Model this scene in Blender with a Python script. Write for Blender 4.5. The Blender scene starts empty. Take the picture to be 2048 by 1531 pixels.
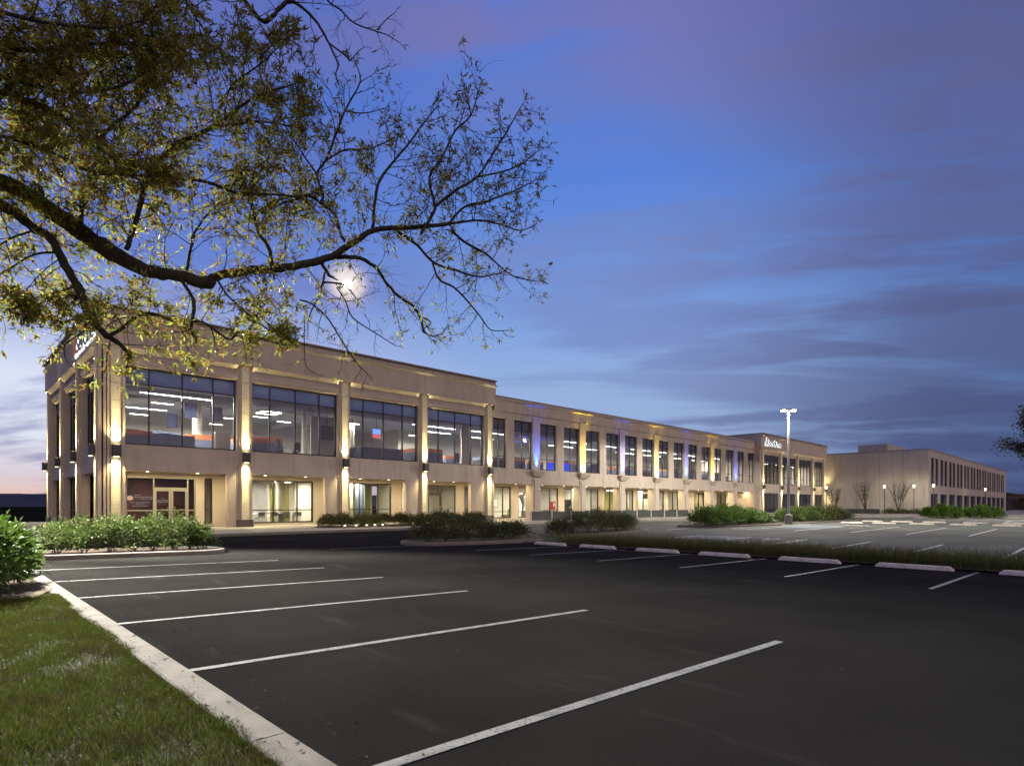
import bpy, bmesh, math, random
import numpy as np
from mathutils import Vector, Matrix

SC = bpy.context.scene
COL = SC.collection
R = math.radians
rnd = random.Random(7)

# ------------------------------------------------------------------ helpers
def lin(r, g, b):
    def c(x):
        x /= 255.0
        return x / 12.92 if x <= .04045 else ((x + .055) / 1.055) ** 2.4
    return (c(r), c(g), c(b), 1.0)

def setp(o, label=None, cat=None, group=None, kind=None):
    if label: o['label'] = label
    if cat: o['category'] = cat
    if group: o['group'] = group
    if kind: o['kind'] = kind
    return o

def org(o):
    v = Vector((0, 0, 0))
    while o is not None:
        v += o.location
        o = o.parent
    return v

def empty(name, loc, label, cat, group=None, rz=0):
    o = bpy.data.objects.new(name, None)
    o.empty_display_size = .3
    COL.objects.link(o)
    o.location = loc
    o.rotation_euler = (0, 0, rz)
    return setp(o, label, cat, group)

class MB:
    """collects faces and links them as one mesh object"""
    def __init__(s, xf=None):
        s.v = []; s.f = []; s.m = []; s.xf = xf
    def add(s, vs, fs, mi=0):
        o = len(s.v)
        s.v += [s.xf(*p) if s.xf else tuple(p) for p in vs]
        s.f += [tuple(i + o for i in f) for f in fs]
        s.m += [mi] * len(fs)
    def box(s, x0, x1, y0, y1, z0, z1, mi=0):
        s.add([(x0, y0, z0), (x1, y0, z0), (x1, y1, z0), (x0, y1, z0), (x0, y0, z1), (x1, y0, z1), (x1, y1, z1), (x0, y1, z1)],
              [(0, 3, 2, 1), (4, 5, 6, 7), (0, 1, 5, 4), (1, 2, 6, 5), (2, 3, 7, 6), (3, 0, 4, 7)], mi)
    def quad(s, a, b, c, d, mi=0):
        s.add([a, b, c, d], [(0, 1, 2, 3)], mi)
    def prism(s, poly, z0, z1, mi=0):
        n = len(poly)
        s.add([(x, y, z0) for x, y in poly] + [(x, y, z1) for x, y in poly],
              [tuple(range(n - 1, -1, -1)), tuple(range(n, 2 * n))] + [(i, (i + 1) % n, n + (i + 1) % n, n + i) for i in range(n)], mi)
    def lathe(s, cx, cy, prof, n=16, mi=0, cap=True):
        vs = []
        for r, z in prof:
            for k in range(n):
                a = 2 * math.pi * k / n
                vs.append((cx + r * math.cos(a), cy + r * math.sin(a), z))
        fs = []
        for i in range(len(prof) - 1):
            for k in range(n):
                k2 = (k + 1) % n
                fs.append((i * n + k, i * n + k2, (i + 1) * n + k2, (i + 1) * n + k))
        if cap:
            fs.append(tuple(range(n - 1, -1, -1)))
            fs.append(tuple((len(prof) - 1) * n + k for k in range(n)))
        s.add(vs, fs, mi)
    def tube(s, pts, rad, n=6, mi=0, cap=True):
        pts = [Vector(p) for p in pts]
        m = len(pts)
        vs = []
        prev = None
        for i, p in enumerate(pts):
            t = pts[min(i + 1, m - 1)] - pts[max(i - 1, 0)]
            if t.length < 1e-9: t = Vector((0, 0, 1))
            t.normalize()
            if prev is None:
                a = Vector((0, 0, 1)) if abs(t.z) < .9 else Vector((1, 0, 0))
                u = t.cross(a).normalized()
            else:
                u = prev - t * prev.dot(t)
                u = u.normalized() if u.length > 1e-6 else t.orthogonal().normalized()
            prev = u
            w = t.cross(u)
            r = rad[i] if hasattr(rad, '__len__') else rad
            for k in range(n):
                a = 2 * math.pi * k / n
                vs.append(tuple(p + (u * math.cos(a) + w * math.sin(a)) * r))
        fs = [(i * n + k, i * n + (k + 1) % n, (i + 1) * n + (k + 1) % n, (i + 1) * n + k) for i in range(m - 1) for k in range(n)]
        if cap:
            fs.append(tuple(range(n - 1, -1, -1))); fs.append(tuple((m - 1) * n + k for k in range(n)))
        s.add(vs, fs, mi)
    def build(s, name, mats, parent=None, smooth=False, recalc=True, bevel=0):
        me = bpy.data.meshes.new(name)
        b = org(parent) if parent is not None else Vector((0, 0, 0))
        me.from_pydata([(x - b.x, y - b.y, z - b.z) for x, y, z in s.v], [], s.f)
        if not isinstance(mats, (list, tuple)): mats = [mats]
        for m in mats: me.materials.append(m)
        if len(mats) > 1: me.polygons.foreach_set('material_index', s.m)
        if recalc and len(s.f) < 60000:
            bm = bmesh.new(); bm.from_mesh(me)
            bmesh.ops.recalc_face_normals(bm, faces=bm.faces)
            bm.to_mesh(me); bm.free()
        if smooth: me.polygons.foreach_set('use_smooth', [True] * len(me.polygons))
        me.update()
        o = bpy.data.objects.new(name, me)
        COL.objects.link(o)
        if parent is not None: o.parent = parent
        if bevel:
            md = o.modifiers.new('edge', 'BEVEL'); md.width = bevel; md.segments = 2; md.limit_method = 'ANGLE'
        return o

def link_arrays(name, verts, faces, mat, parent=None):
    me = bpy.data.meshes.new(name)
    nv, nf, k = len(verts), len(faces), faces.shape[1]
    b = org(parent) if parent is not None else Vector((0, 0, 0))
    verts = verts - np.array([b.x, b.y, b.z])
    me.vertices.add(nv); me.vertices.foreach_set('co', verts.astype(np.float32).ravel())
    me.loops.add(nf * k); me.loops.foreach_set('vertex_index', faces.astype(np.int32).ravel())
    me.polygons.add(nf)
    me.polygons.foreach_set('loop_start', np.arange(0, nf * k, k, dtype=np.int32))
    me.update(calc_edges=True); me.validate()
    me.materials.append(mat)
    o = bpy.data.objects.new(name, me); COL.objects.link(o)
    if parent is not None: o.parent = parent
    return o

def dup(root, loc, rz=0, label=None, scale=None):
    c = root.copy(); COL.objects.link(c)
    c.location = loc; c.rotation_euler = (0, 0, rz)
    if label: c['label'] = label
    if scale: c.scale = scale if hasattr(scale, '__len__') else (scale,) * 3
    for ch in list(root.children):
        d = ch.copy(); COL.objects.link(d); d.parent = c
        for g in list(ch.children):
            e = g.copy(); COL.objects.link(e); e.parent = d
    return c

ORD = ['first', 'second', 'third', 'fourth', 'fifth', 'sixth', 'seventh', 'eighth', 'ninth', 'tenth', 'eleventh', 'twelfth',
       'thirteenth', 'fourteenth', 'fifteenth', 'sixteenth', 'seventeenth', 'eighteenth', 'nineteenth', 'twentieth']

# ------------------------------------------------------------------ materials
def nodes(m):
    m.use_nodes = True
    nt = m.node_tree
    nt.nodes.clear()
    return nt, nt.nodes, nt.links

def mat(name, col, rough=.7, col2=None, scale=3., detail=6., bump=0., bscale=60., metal=0., spec=.5, thr=(.35, .65), stretch=None, third=None, tscale=20., tthr=(.6, .7), streak=None):
    """principled with a noise blend of two base colours, an optional speckle colour and bump"""
    m = bpy.data.materials.new(name)
    nt, N, L = nodes(m)
    out = N.new('ShaderNodeOutputMaterial'); p = N.new('ShaderNodeBsdfPrincipled')
    L.new(p.outputs[0], out.inputs[0])
    p.inputs['Roughness'].default_value = rough
    p.inputs['Metallic'].default_value = metal
    p.inputs['Specular IOR Level'].default_value = spec
    tc = N.new('ShaderNodeTexCoord')
    vec = tc.outputs['Object']
    if stretch:
        mp = N.new('ShaderNodeMapping'); mp.inputs['Scale'].default_value = stretch
        L.new(vec, mp.inputs[0]); vec = mp.outputs[0]
    c = None
    if col2 is not None:
        n = N.new('ShaderNodeTexNoise'); n.inputs['Scale'].default_value = scale; n.inputs['Detail'].default_value = detail
        L.new(vec, n.inputs['Vector'])
        mr = N.new('ShaderNodeMapRange'); mr.inputs[1].default_value = thr[0]; mr.inputs[2].default_value = thr[1]
        L.new(n.outputs[0], mr.inputs[0])
        mx = N.new('ShaderNodeMix'); mx.data_type = 'RGBA'
        mx.inputs[6].default_value = (*col[:3], 1); mx.inputs[7].default_value = (*col2[:3], 1)
        L.new(mr.outputs[0], mx.inputs[0])
        c = mx.outputs[2]
    if third is not None:
        n = N.new('ShaderNodeTexNoise'); n.inputs['Scale'].default_value = tscale; n.inputs['Detail'].default_value = 2
        L.new(vec, n.inputs['Vector'])
        mr = N.new('ShaderNodeMapRange'); mr.inputs[1].default_value = tthr[0]; mr.inputs[2].default_value = tthr[1]
        L.new(n.outputs[0], mr.inputs[0])
        mx = N.new('ShaderNodeMix'); mx.data_type = 'RGBA'
        if c is not None: L.new(c, mx.inputs[6])
        else: mx.inputs[6].default_value = (*col[:3], 1)
        mx.inputs[7].default_value = (*third[:3], 1)
        L.new(mr.outputs[0], mx.inputs[0])
        c = mx.outputs[2]
    if streak is not None:
        scol, sstr, slo, shi = streak
        mp2 = N.new('ShaderNodeMapping'); mp2.inputs['Scale'].default_value = sstr
        L.new(tc.outputs['Object'], mp2.inputs[0])
        n = N.new('ShaderNodeTexNoise'); n.inputs['Scale'].default_value = 1.; n.inputs['Detail'].default_value = 7; n.inputs['Roughness'].default_value = .62
        L.new(mp2.outputs[0], n.inputs['Vector'])
        mr = N.new('ShaderNodeMapRange'); mr.inputs[1].default_value = slo; mr.inputs[2].default_value = shi
        L.new(n.outputs[0], mr.inputs[0])
        mx = N.new('ShaderNodeMix'); mx.data_type = 'RGBA'
        if c is not None: L.new(c, mx.inputs[6])
        else: mx.inputs[6].default_value = (*col[:3], 1)
        mx.inputs[7].default_value = (*scol, 1)
        L.new(mr.outputs[0], mx.inputs[0])
        c = mx.outputs[2]
    if c is not None: L.new(c, p.inputs['Base Color'])
    else: p.inputs['Base Color'].default_value = (*col[:3], 1)
    if bump:
        n = N.new('ShaderNodeTexNoise'); n.inputs['Scale'].default_value = bscale; n.inputs['Detail'].default_value = 4
        L.new(tc.outputs['Object'], n.inputs['Vector'])
        b = N.new('ShaderNodeBump'); b.inputs['Strength'].default_value = bump; b.inputs['Distance'].default_value = .02
        L.new(n.outputs[0], b.inputs['Height']); L.new(b.outputs[0], p.inputs['Normal'])
    return m

def emit(name, col, strength):
    m = bpy.data.materials.new(name)
    nt, N, L = nodes(m)
    out = N.new('ShaderNodeOutputMaterial'); e = N.new('ShaderNodeEmission')
    e.inputs[0].default_value = (*col[:3], 1); e.inputs[1].default_value = strength
    L.new(e.outputs[0], out.inputs[0])
    return m

def glass(name, tint, boost=1.0, base=.04):
    m = bpy.data.materials.new(name)
    nt, N, L = nodes(m)
    out = N.new('ShaderNodeOutputMaterial')
    tr = N.new('ShaderNodeBsdfTransparent'); tr.inputs[0].default_value = (*tint, 1)
    gl = N.new('ShaderNodeBsdfGlossy'); gl.inputs['Roughness'].default_value = .01; gl.inputs[0].default_value = (1, 1, 1, 1)
    fr = N.new('ShaderNodeFresnel'); fr.inputs[0].default_value = 1.5
    mu = N.new('ShaderNodeMath'); mu.operation = 'MULTIPLY_ADD'; mu.inputs[1].default_value = boost; mu.inputs[2].default_value = base
    mu.use_clamp = True
    L.new(fr.outputs[0], mu.inputs[0])
    mx = N.new('ShaderNodeMixShader')
    L.new(mu.outputs[0], mx.inputs[0]); L.new(tr.outputs[0], mx.inputs[1]); L.new(gl.outputs[0], mx.inputs[2])
    L.new(mx.outputs[0], out.inputs[0])
    return m

def leafmat(name, stops, trans=.4, rough=.5, spec=.3, patch=None, pscale=2.5):
    """leaves: every leaf its own tint, some light let through"""
    m = bpy.data.materials.new(name)
    nt, N, L = nodes(m)
    out = N.new('ShaderNodeOutputMaterial')
    g = N.new('ShaderNodeNewGeometry')
    cr = N.new('ShaderNodeValToRGB')
    el = cr.color_ramp.elements
    while len(el) < len(stops): el.new(.5)
    for e, (pos, c) in zip(el, stops): e.position = pos; e.color = (*c, 1)
    L.new(g.outputs['Random Per Island'], cr.inputs[0])
    c = cr.outputs[0]
    if patch:
        tc = N.new('ShaderNodeTexCoord'); n = N.new('ShaderNodeTexNoise'); n.inputs['Scale'].default_value = pscale; n.inputs['Detail'].default_value = 5
        L.new(tc.outputs['Object'], n.inputs['Vector'])
        mr = N.new('ShaderNodeMapRange'); mr.inputs[1].default_value = .50; mr.inputs[2].default_value = .68
        L.new(n.outputs[0], mr.inputs[0])
        mx_ = N.new('ShaderNodeMix'); mx_.data_type = 'RGBA'; L.new(mr.outputs[0], mx_.inputs[0]); L.new(c, mx_.inputs[6]); mx_.inputs[7].default_value = (*patch, 1)
        c = mx_.outputs[2]
    p = N.new('ShaderNodeBsdfPrincipled'); p.inputs['Roughness'].default_value = rough; p.inputs['Specular IOR Level'].default_value = spec
    L.new(c, p.inputs['Base Color'])
    t = N.new('ShaderNodeBsdfTranslucent'); L.new(c, t.inputs[0])
    mx = N.new('ShaderNodeMixShader'); mx.inputs[0].default_value = trans
    L.new(p.outputs[0], mx.inputs[1]); L.new(t.outputs[0], mx.inputs[2]); L.new(mx.outputs[0], out.inputs[0])
    return m

M = {}
M['stucco'] = mat('stucco', (.51, .43, .355), .9, (.45, .375, .31), 1.2, 6, .25, 90, third=(.41, .34, .28), tscale=1.6, tthr=(.5, .75), stretch=(1.6, 1.6, .35), streak=((.34, .28, .225), (2.6, 2.6, .16), .56, .80))
M['stucco2'] = mat('stucco_pale', (.50, .43, .36), .85, (.43, .37, .31), .8, 5, .2, 80)
M['precast'] = mat('precast_panel', (.47, .41, .345), .9, (.41, .36, .305), .5, 5, .2, 40, streak=((.33, .28, .235), (1.3, 1.3, .12), .54, .80))
M['stone'] = mat('pale_stone', (.60, .54, .40), .8, (.52, .46, .34), 2.5, 5, .2, 70, stretch=(1, 1, 3))
M['plinth'] = mat('dark_granite', (.05, .045, .04), .5, (.08, .07, .06), 12, 4)
M['bronze'] = mat('dark_bronze_frame', (.035, .032, .03), .45, metal=.3)
M['alu'] = mat('clear_aluminium', (.42, .40, .34), .4, metal=.5)
M['metaldark'] = mat('dark_lamp_metal', (.07, .065, .06), .5, metal=.3)
M['coping'] = mat('metal_coping', (.30, .27, .24), .5, metal=.2)
M['glass'] = glass('window_glass', (.88, .92, .95), 1.2, .075)
M['glass2'] = glass('shop_glass', (.93, .95, .93), 1.0, .0)
M['spandrel'] = mat('blue_spandrel_glass', (.15, .21, .42), .08, (.13, .185, .38), .4, 2, spec=.6)
M['spandrel2'] = mat('slate_spandrel_glass', (.07, .08, .115), .08, (.06, .07, .10), .4, 2, spec=.6)
M['darkglass'] = mat('dark_office_glass', (.035, .04, .07), .06, (.02, .022, .04), .25, 2, spec=.7)
M['roof'] = mat('roof_membrane', (.20, .19, .18), .9, (.15, .14, .14), 1, 4)
M['asphalt'] = mat('fresh_asphalt', (.0195, .019, .0182), .95, (.029, .028, .0265), .45, 9, .6, 240, spec=0., thr=(.30, .72), third=(.085, .082, .078), tscale=150, tthr=(.64, .74), streak=((.044, .0425, .041), (2.2, .45, 1), .60, .76))
M['asphalt2'] = mat('worn_asphalt', (.125, .125, .108), .9, (.09, .09, .08), .35, 6, .4, 160, spec=.05, third=(.13, .13, .12), tscale=90, tthr=(.62, .72))
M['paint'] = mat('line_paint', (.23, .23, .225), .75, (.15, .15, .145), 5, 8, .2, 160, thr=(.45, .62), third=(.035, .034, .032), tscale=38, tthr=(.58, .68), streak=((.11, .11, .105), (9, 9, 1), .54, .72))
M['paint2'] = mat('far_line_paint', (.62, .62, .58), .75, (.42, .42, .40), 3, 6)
M['bluepaint'] = mat('blue_bay_paint', (.085, .11, .19), .9, (.10, .105, .12), 2, 5)
M['concrete'] = mat('kerb_concrete', (.225, .20, .17), .9, (.165, .148, .128), 2.2, 7, .3, 110, third=(.11, .095, .08), tscale=22, tthr=(.60, .76), streak=((.13, .115, .095), (5, 1.6, 5), .54, .74))
M['walk'] = mat('sidewalk_concrete', (.36, .34, .30), .9, (.29, .275, .245), .8, 6, .2, 90)
M['stopwhite'] = mat('painted_concrete_stop', (.86, .74, .60), .9, (.60, .52, .43), 5, 6, .3, 80, third=(.26, .22, .19), tscale=14, tthr=(.62, .74))
M['soil'] = mat('lawn_soil', (.020, .030, .008), .95, (.035, .03, .013), 3, 6, .5, 60)
M['mulch'] = mat('bark_mulch', (.045, .026, .016), .95, (.085, .055, .034), 35, 5, .9, 70)
M['straw'] = mat('dry_thatch', (.20, .16, .09), .95, (.10, .08, .04), 18, 5, .6, 60)
M['bark'] = mat('tree_bark', (.030, .024, .019), .95, (.055, .045, .036), 22, 6, .9, 55, stretch=(1, 1, .5))
M['twig'] = mat('bare_twig', (.045, .035, .026), .9)
M['stem'] = mat('shrub_stem', (.06, .045, .03), .9)
M['hill'] = mat('wooded_hills_haze_blue', (.05, .06, .095), 1, (.065, .075, .115), .02, 6, spec=0)  # distance haze is put into the bluish base colour
M['earth'] = mat('dark_ground', (.012, .013, .010), 1, (.018, .018, .013), .05, 5, spec=0)
M['ceil'] = mat('office_ceiling', (.52, .56, .64), .9, (.44, .48, .56), .4, 3)
M['cloud'] = mat('ceiling_panel', (.62, .62, .60), .9)
M['wallwhite'] = mat('office_wall', (.66, .62, .52), .9, (.60, .56, .47), .5, 3)
M['wallgrey'] = mat('grey_wall', (.32, .31, .30), .9)
M['walltan'] = mat('tan_wall', (.50, .40, .24), .9)
M['wallred'] = mat('dark_red_wall', (.10, .035, .03), .9, (.06, .03, .03), 1.2, 3)
M['carpet'] = mat('carpet', (.14, .14, .15), 1)
M['tile'] = mat('lobby_floor', (.40, .36, .29), .6)
M['fabric'] = mat('blue_grey_fabric', (.13, .155, .22), .95, (.11, .13, .19), 6, 3)
M['fabric2'] = mat('pale_fabric', (.36, .36, .34), .95)
M['orange'] = mat('orange_panel', (.50, .17, .06), .8)
M['black'] = mat('black_plastic', (.015, .015, .017), .5)
M['white'] = mat('white_laminate', (.72, .70, .64), .5)
M['duct'] = mat('galvanised_duct', (.34, .37, .43), .45, metal=.4)
M['banner'] = mat('navy_banner', (.03, .04, .09), .9)
M['screen'] = mat('dark_privacy_screen', (.028, .03, .03), .6, (.045, .042, .035), 1.2, 3)
M['post'] = mat('pale_post', (.50, .47, .40), .6)
M['polegrey'] = mat('lamp_pole_paint', (.24, .22, .23), .55, metal=.1)
M['red'] = mat('red_enamel', (.45, .03, .03), .4)
M['curtain'] = mat('grey_blue_curtain', (.16, .20, .24), .95, (.12, .15, .19), 14, 2, stretch=(1, 1, .02))
M['curtain2'] = mat('cream_curtain', (.50, .44, .30), .95, (.42, .37, .25), 10, 2, stretch=(1, 1, .02))
M['olive'] = mat('olive_panel', (.24, .23, .07), .9)
M['woodbrown'] = mat('brown_wood', (.14, .08, .05), .6, (.10, .055, .035), 9, 4, stretch=(8, 8, 1))
M['brick'] = mat('dark_brick', (.06, .035, .03), .9, (.045, .03, .03), 4, 4)
M['letter'] = mat('grey_letter_face', (.10, .12, .14), .6)
M['decal'] = emit('window_lettering', (.75, .72, .66), .55)
M['decal2'] = mat('orange_emblem', (.75, .35, .06), .7)
M['tube'] = emit('lamp_tube', (1, .95, .82), 34)
M['tubeblue'] = emit('blue_tube', (.05, .10, 1), 4)
M['down'] = emit('downlight_lens', (1, .82, .48), 14)
M['downw'] = emit('white_downlight_lens', (1, .93, .78), 14)
M['sconce'] = emit('sconce_lens', (1, .86, .5), 10)
M['lens'] = emit('lamp_lens', (1, .97, .86), 60)
M['lens2'] = emit('path_lamp_lens', (1, .88, .66), 5)
M['orangelamp'] = emit('sodium_lens', (1, .42, .08), 120)
M['moon'] = emit('moonlight', (1, .97, .92), 30.)
M['halo'] = emit('sign_halo', (.93, .98, 1), 1.7)
M['signorange'] = emit('sign_orange', (1, .25, .05), .35)
M['tv'] = emit('screen_glow', (.22, .38, 1), 1.3)
M['tvr'] = emit('screen_glow_red', (1, .2, .25), .8)
M['bluewall'] = emit('blue_lit_panel', (.04, .09, 1), .9)
M['screenlit'] = emit('arcade_screen', (.2, .22, .6), .9)
M['paper'] = mat('lit_paper', (.8, .78, .7), .9)
M['leaf_oak'] = leafmat('oak_leaf', [(0, (.19, .25, .035)), (.4, (.32, .34, .05)), (.60, (.36, .29, .06)), (.8, (.22, .11, .03)), (1, (.11, .05, .02))], .6)
M['leaf_vib'] = leafmat('shrub_leaf', [(0, (.04, .07, .013)), (.5, (.068, .108, .02)), (.88, (.10, .13, .035)), (1, (.19, .19, .10))], .35, .45, .35)
M['leaf_dark'] = leafmat('dark_shrub_leaf', [(0, (.045, .070, .016)), (.6, (.075, .105, .025)), (.85, (.11, .095, .035)), (1, (.26, .22, .15))], .25, .5, .3)
M['leaf_brt'] = leafmat('bright_shrub_leaf', [(0, (.05, .10, .014)), (.5, (.08, .145, .02)), (.9, (.11, .165, .03)), (1, (.16, .18, .07))], .35, .5, .3)
M['leaf_low'] = leafmat('low_hedge_leaf', [(0, (.07, .08, .022)), (1, (.14, .13, .045))], .3)
M['leaf_far'] = leafmat('far_tree_leaf', [(0, (.035, .03, .02)), (.6, (.06, .05, .03)), (1, (.13, .13, .06))], .3)
M['grass'] = leafmat('grass_blade', [(0, (.05, .08, .009)), (.5, (.08, .118, .014)), (.82, (.115, .122, .026)), (1, (.20, .16, .07))], .3, .8, .05, patch=(.085, .068, .024), pscale=2.2)
M['ogr'] = leafmat('ornamental_grass_blade', [(0, (.055, .075, .018)), (.6, (.09, .10, .028)), (.9, (.11, .095, .035)), (1, (.22, .17, .09))], .4, .6, .2)
M['litter'] = leafmat('fallen_leaf', [(0, (.045, .03, .016)), (.7, (.08, .055, .03)), (1, (.13, .10, .06))], .1, .95, 0.)

# ------------------------------------------------------------------ camera
CZ = 1.345
cam = bpy.data.cameras.new('camera')
cam.lens = 1185 / 2048 * 36; cam.sensor_width = 36
cam.shift_y = (1009 - 765.5) / 2048
cam.clip_start = .05; cam.clip_end = 8000
co = bpy.data.objects.new('camera', cam); COL.objects.link(co)
co.location = (0, 0, CZ)
co.rotation_euler = (R(90), 0, -math.atan2(.6979, .7162))
SC.camera = co

# ------------------------------------------------------------------ sky
W = bpy.data.worlds.new('World'); SC.world = W
W.use_nodes = True
wt = W.node_tree; WN = wt.nodes; WL = wt.links
WN.clear()
def wn(t, **kw):
    n = WN.new(t)
    for k, v in kw.items(): setattr(n, k, v)
    return n
def wmath(op, a, b=None, c=None, clamp=False):
    n = wn('ShaderNodeMath', operation=op, use_clamp=clamp)
    for i, x in enumerate((a, b, c)):
        if x is None: continue
        if hasattr(x, 'links'): WL.new(x, n.inputs[i])
        else: n.inputs[i].default_value = x
    return n.outputs[0]
def wramp(src, stops):
    n = wn('ShaderNodeValToRGB')
    el = n.color_ramp.elements
    while len(el) < len(stops): el.new(.5)
    for e, (p, c) in zip(el, stops): e.position = p; e.color = lin(*c)
    WL.new(src, n.inputs[0]); return n.outputs[0]
def wmap(src, a, b, c=0., d=1., smooth=True):
    n = wn('ShaderNodeMapRange', interpolation_type='SMOOTHSTEP' if smooth else 'LINEAR')
    WL.new(src, n.inputs[0])
    for i, x in enumerate((a, b, c, d)): n.inputs[i + 1].default_value = x
    return n.outputs[0]
def wmix(f, a, b, mode='MIX'):
    n = wn('ShaderNodeMix', data_type='RGBA', blend_type=mode)
    if hasattr(f, 'links'): WL.new(f, n.inputs[0])
    else: n.inputs[0].default_value = f
    for i, x in ((6, a), (7, b)):
        if hasattr(x, 'links'): WL.new(x, n.inputs[i])
        else: n.inputs[i].default_value = x
    return n.outputs[2]
def wdot(v, d):
    n = wn('ShaderNodeVectorMath', operation='DOT_PRODUCT')
    WL.new(v, n.inputs[0]); n.inputs[1].default_value = d
    return n.outputs['Value']
tcw = wn('ShaderNodeTexCoord'); DIR = tcw.outputs['Generated']
sx = wn('ShaderNodeSeparateXYZ'); WL.new(DIR, sx.inputs[0])
EL = wmath('MAXIMUM', sx.outputs[2], 0.)
hl = wmath('SQRT', wmath('ADD', wmath('MULTIPLY', sx.outputs[0], sx.outputs[0]), wmath('MULTIPLY', sx.outputs[1], sx.outputs[1])))
hl = wmath('MAXIMUM', hl, .001)
AZ = wmath('DIVIDE', sx.outputs[1], hl)         # 1 towards the sunset, -1 away from it
SIDE = wmath('DIVIDE', sx.outputs[0], hl)
rL = wramp(EL, [(0, (228, 184, 172)), (.018, (224, 196, 190)), (.045, (214, 206, 220)), (.09, (222, 226, 242)), (.17, (216, 224, 245)), (.24, (168, 182, 228)), (.34, (104, 130, 208)), (.55, (74, 112, 200)), (1, (58, 90, 170))])
rC = wramp(EL, [(0, (150, 165, 200)), (.1, (152, 176, 214)), (.2, (148, 176, 222)), (.33, (118, 154, 222)), (.48, (88, 130, 216)), (.62, (80, 122, 212)), (1, (62, 86, 162))])
rR = wramp(EL, [(0, (66, 80, 122)), (.08, (78, 100, 148)), (.18, (86, 116, 172)), (.35, (80, 114, 182)), (.5, (72, 106, 178)), (.62, (68, 98, 170)), (1, (66, 80, 140))])
rB = wramp(EL, [(0, (168, 140, 140)), (.12, (160, 140, 148)), (.35, (146, 134, 156)), (.65, (146, 132, 150)), (1, (136, 124, 146))])
base = wmix(wmap(AZ, .72, .99), rC, rL)
base = wmix(wmap(AZ, .02, .58, 1, 0), base, rR)
base = wmix(wmap(AZ, -.55, .0, 1, 0), base, rB)
# clouds drawn out by the long exposure: noise on a flat layer overhead
dz = wmath('ADD', EL, .14)
px = wmath('DIVIDE', sx.outputs[0], dz); py = wmath('DIVIDE', sx.outputs[1], dz)
cv = wn('ShaderNodeCombineXYZ'); WL.new(px, cv.inputs[0]); WL.new(py, cv.inputs[1])
def cloud(rot, size, detail, off, lo, hi, rough=.5, dist=.3):
    mp = wn('ShaderNodeMapping', vector_type='TEXTURE'); mp.inputs['Rotation'].default_value = (0, 0, R(rot)); mp.inputs['Scale'].default_value = (*size, 1)
    mp.inputs['Location'].default_value = (*off, 0)
    WL.new(cv.outputs[0], mp.inputs[0])
    n = wn('ShaderNodeTexNoise'); n.inputs['Scale'].default_value = 1.; n.inputs['Detail'].default_value = detail; n.inputs['Roughness'].default_value = rough
    n.inputs['Distortion'].default_value = dist
    WL.new(mp.outputs[0], n.inputs['Vector'])
    return wmap(wmath('ADD', n.outputs[0], BIAS), lo, hi)
# thicker cloud overhead and to the right of the sunset
BIAS = wmath('ADD', wmap(AZ, .05, .70, .062, -.04), wmap(EL, .40, .62, -.01, .055))
C1 = (-58, (1.35, .55), 6, (-14.6, 13.9), .44, .61, .56, .15)
C2 = (-46, (3.0, .62), 5, (10.6, -9.8), .47, .63, .55, .2)
c1 = cloud(*C1); c2 = cloud(*C2)
# more cloud towards the right-hand side and overhead, little in the clear middle
amt = wmix(wmap(AZ, .45, .9, 1, 0), (.8, .8, .8, 1), (1, 1, 1, 1))
cR_ = wramp(EL, [(0, (64, 76, 116)), (.1, (70, 82, 124)), (.3, (88, 94, 140)), (.5, (94, 96, 142)), (.64, (92, 88, 130)), (1, (90, 84, 126))])
cC_ = wramp(EL, [(0, (100, 104, 154)), (.12, (122, 138, 186)), (.3, (120, 142, 200)), (.5, (116, 126, 184)), (.62, (126, 116, 166)), (1, (106, 100, 146))])
cL_ = wramp(EL, [(0, (112, 104, 150)), (.06, (94, 98, 158)), (.15, (120, 130, 190)), (.3, (108, 118, 190)), (1, (96, 100, 160))])
cc = wmix(wmap(AZ, .75, .98), cC_, cL_)
cc = wmix(wmap(AZ, .15, .6, 1, 0), cc, cR_)
cc = wmix(wmap(AZ, -.5, .0, 1, 0), cc, lin(134, 120, 150))
cm = wmath('MAXIMUM', c1, wmath('MULTIPLY', c2, .8))
sep = wn('ShaderNodeSeparateColor'); WL.new(amt, sep.inputs[0])
cm = wmath('MULTIPLY', cm, sep.outputs[0])
cm = wmath('MULTIPLY', cm, .88, clamp=True)
sky = wmix(cm, base, cc)
# pale ring of thin cloud lit round the moon
MD = Vector((.49908, .90994, .37215)).normalized()
md = wdot(DIR, tuple(MD))
ring = wmap(md, math.cos(R(4.)), math.cos(R(.1)))
sky = wmix(wmath('MULTIPLY', wmath('POWER', ring, 4.), .30), sky, lin(205, 180, 200))
sky = wmix(wmath('MULTIPLY', wmath('POWER', ring, 22.), .95), sky, lin(252, 238, 228))
# a physically based sky below the sunset adds its faint glow
ns = wn('ShaderNodeTexSky', sky_type='NISHITA'); ns.sun_disc = False; ns.sun_elevation = R(-3); ns.sun_rotation = R(0)
ns.air_density = 1.; ns.dust_density = .5
nsv = wn('ShaderNodeVectorMath', operation='SCALE'); WL.new(ns.outputs[0], nsv.inputs[0]); nsv.inputs['Scale'].default_value = .05
sky = wmix(1., sky, nsv.outputs[0], 'ADD')
bg = wn('ShaderNodeBackground'); WL.new(sky, bg.inputs[0]); bg.inputs[1].default_value = 1.0
wo = wn('ShaderNodeOutputWorld'); WL.new(bg.outputs[0], wo.inputs[0])

sun = bpy.data.lights.new('dusk_glow', 'SUN'); sun.energy = .68; sun.angle = R(50); sun.color = (1, .82, .68)
so = bpy.data.objects.new('dusk_glow', sun); COL.objects.link(so)
so.rotation_euler = (R(58), 0, R(-8))          # last light from behind the camera

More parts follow.
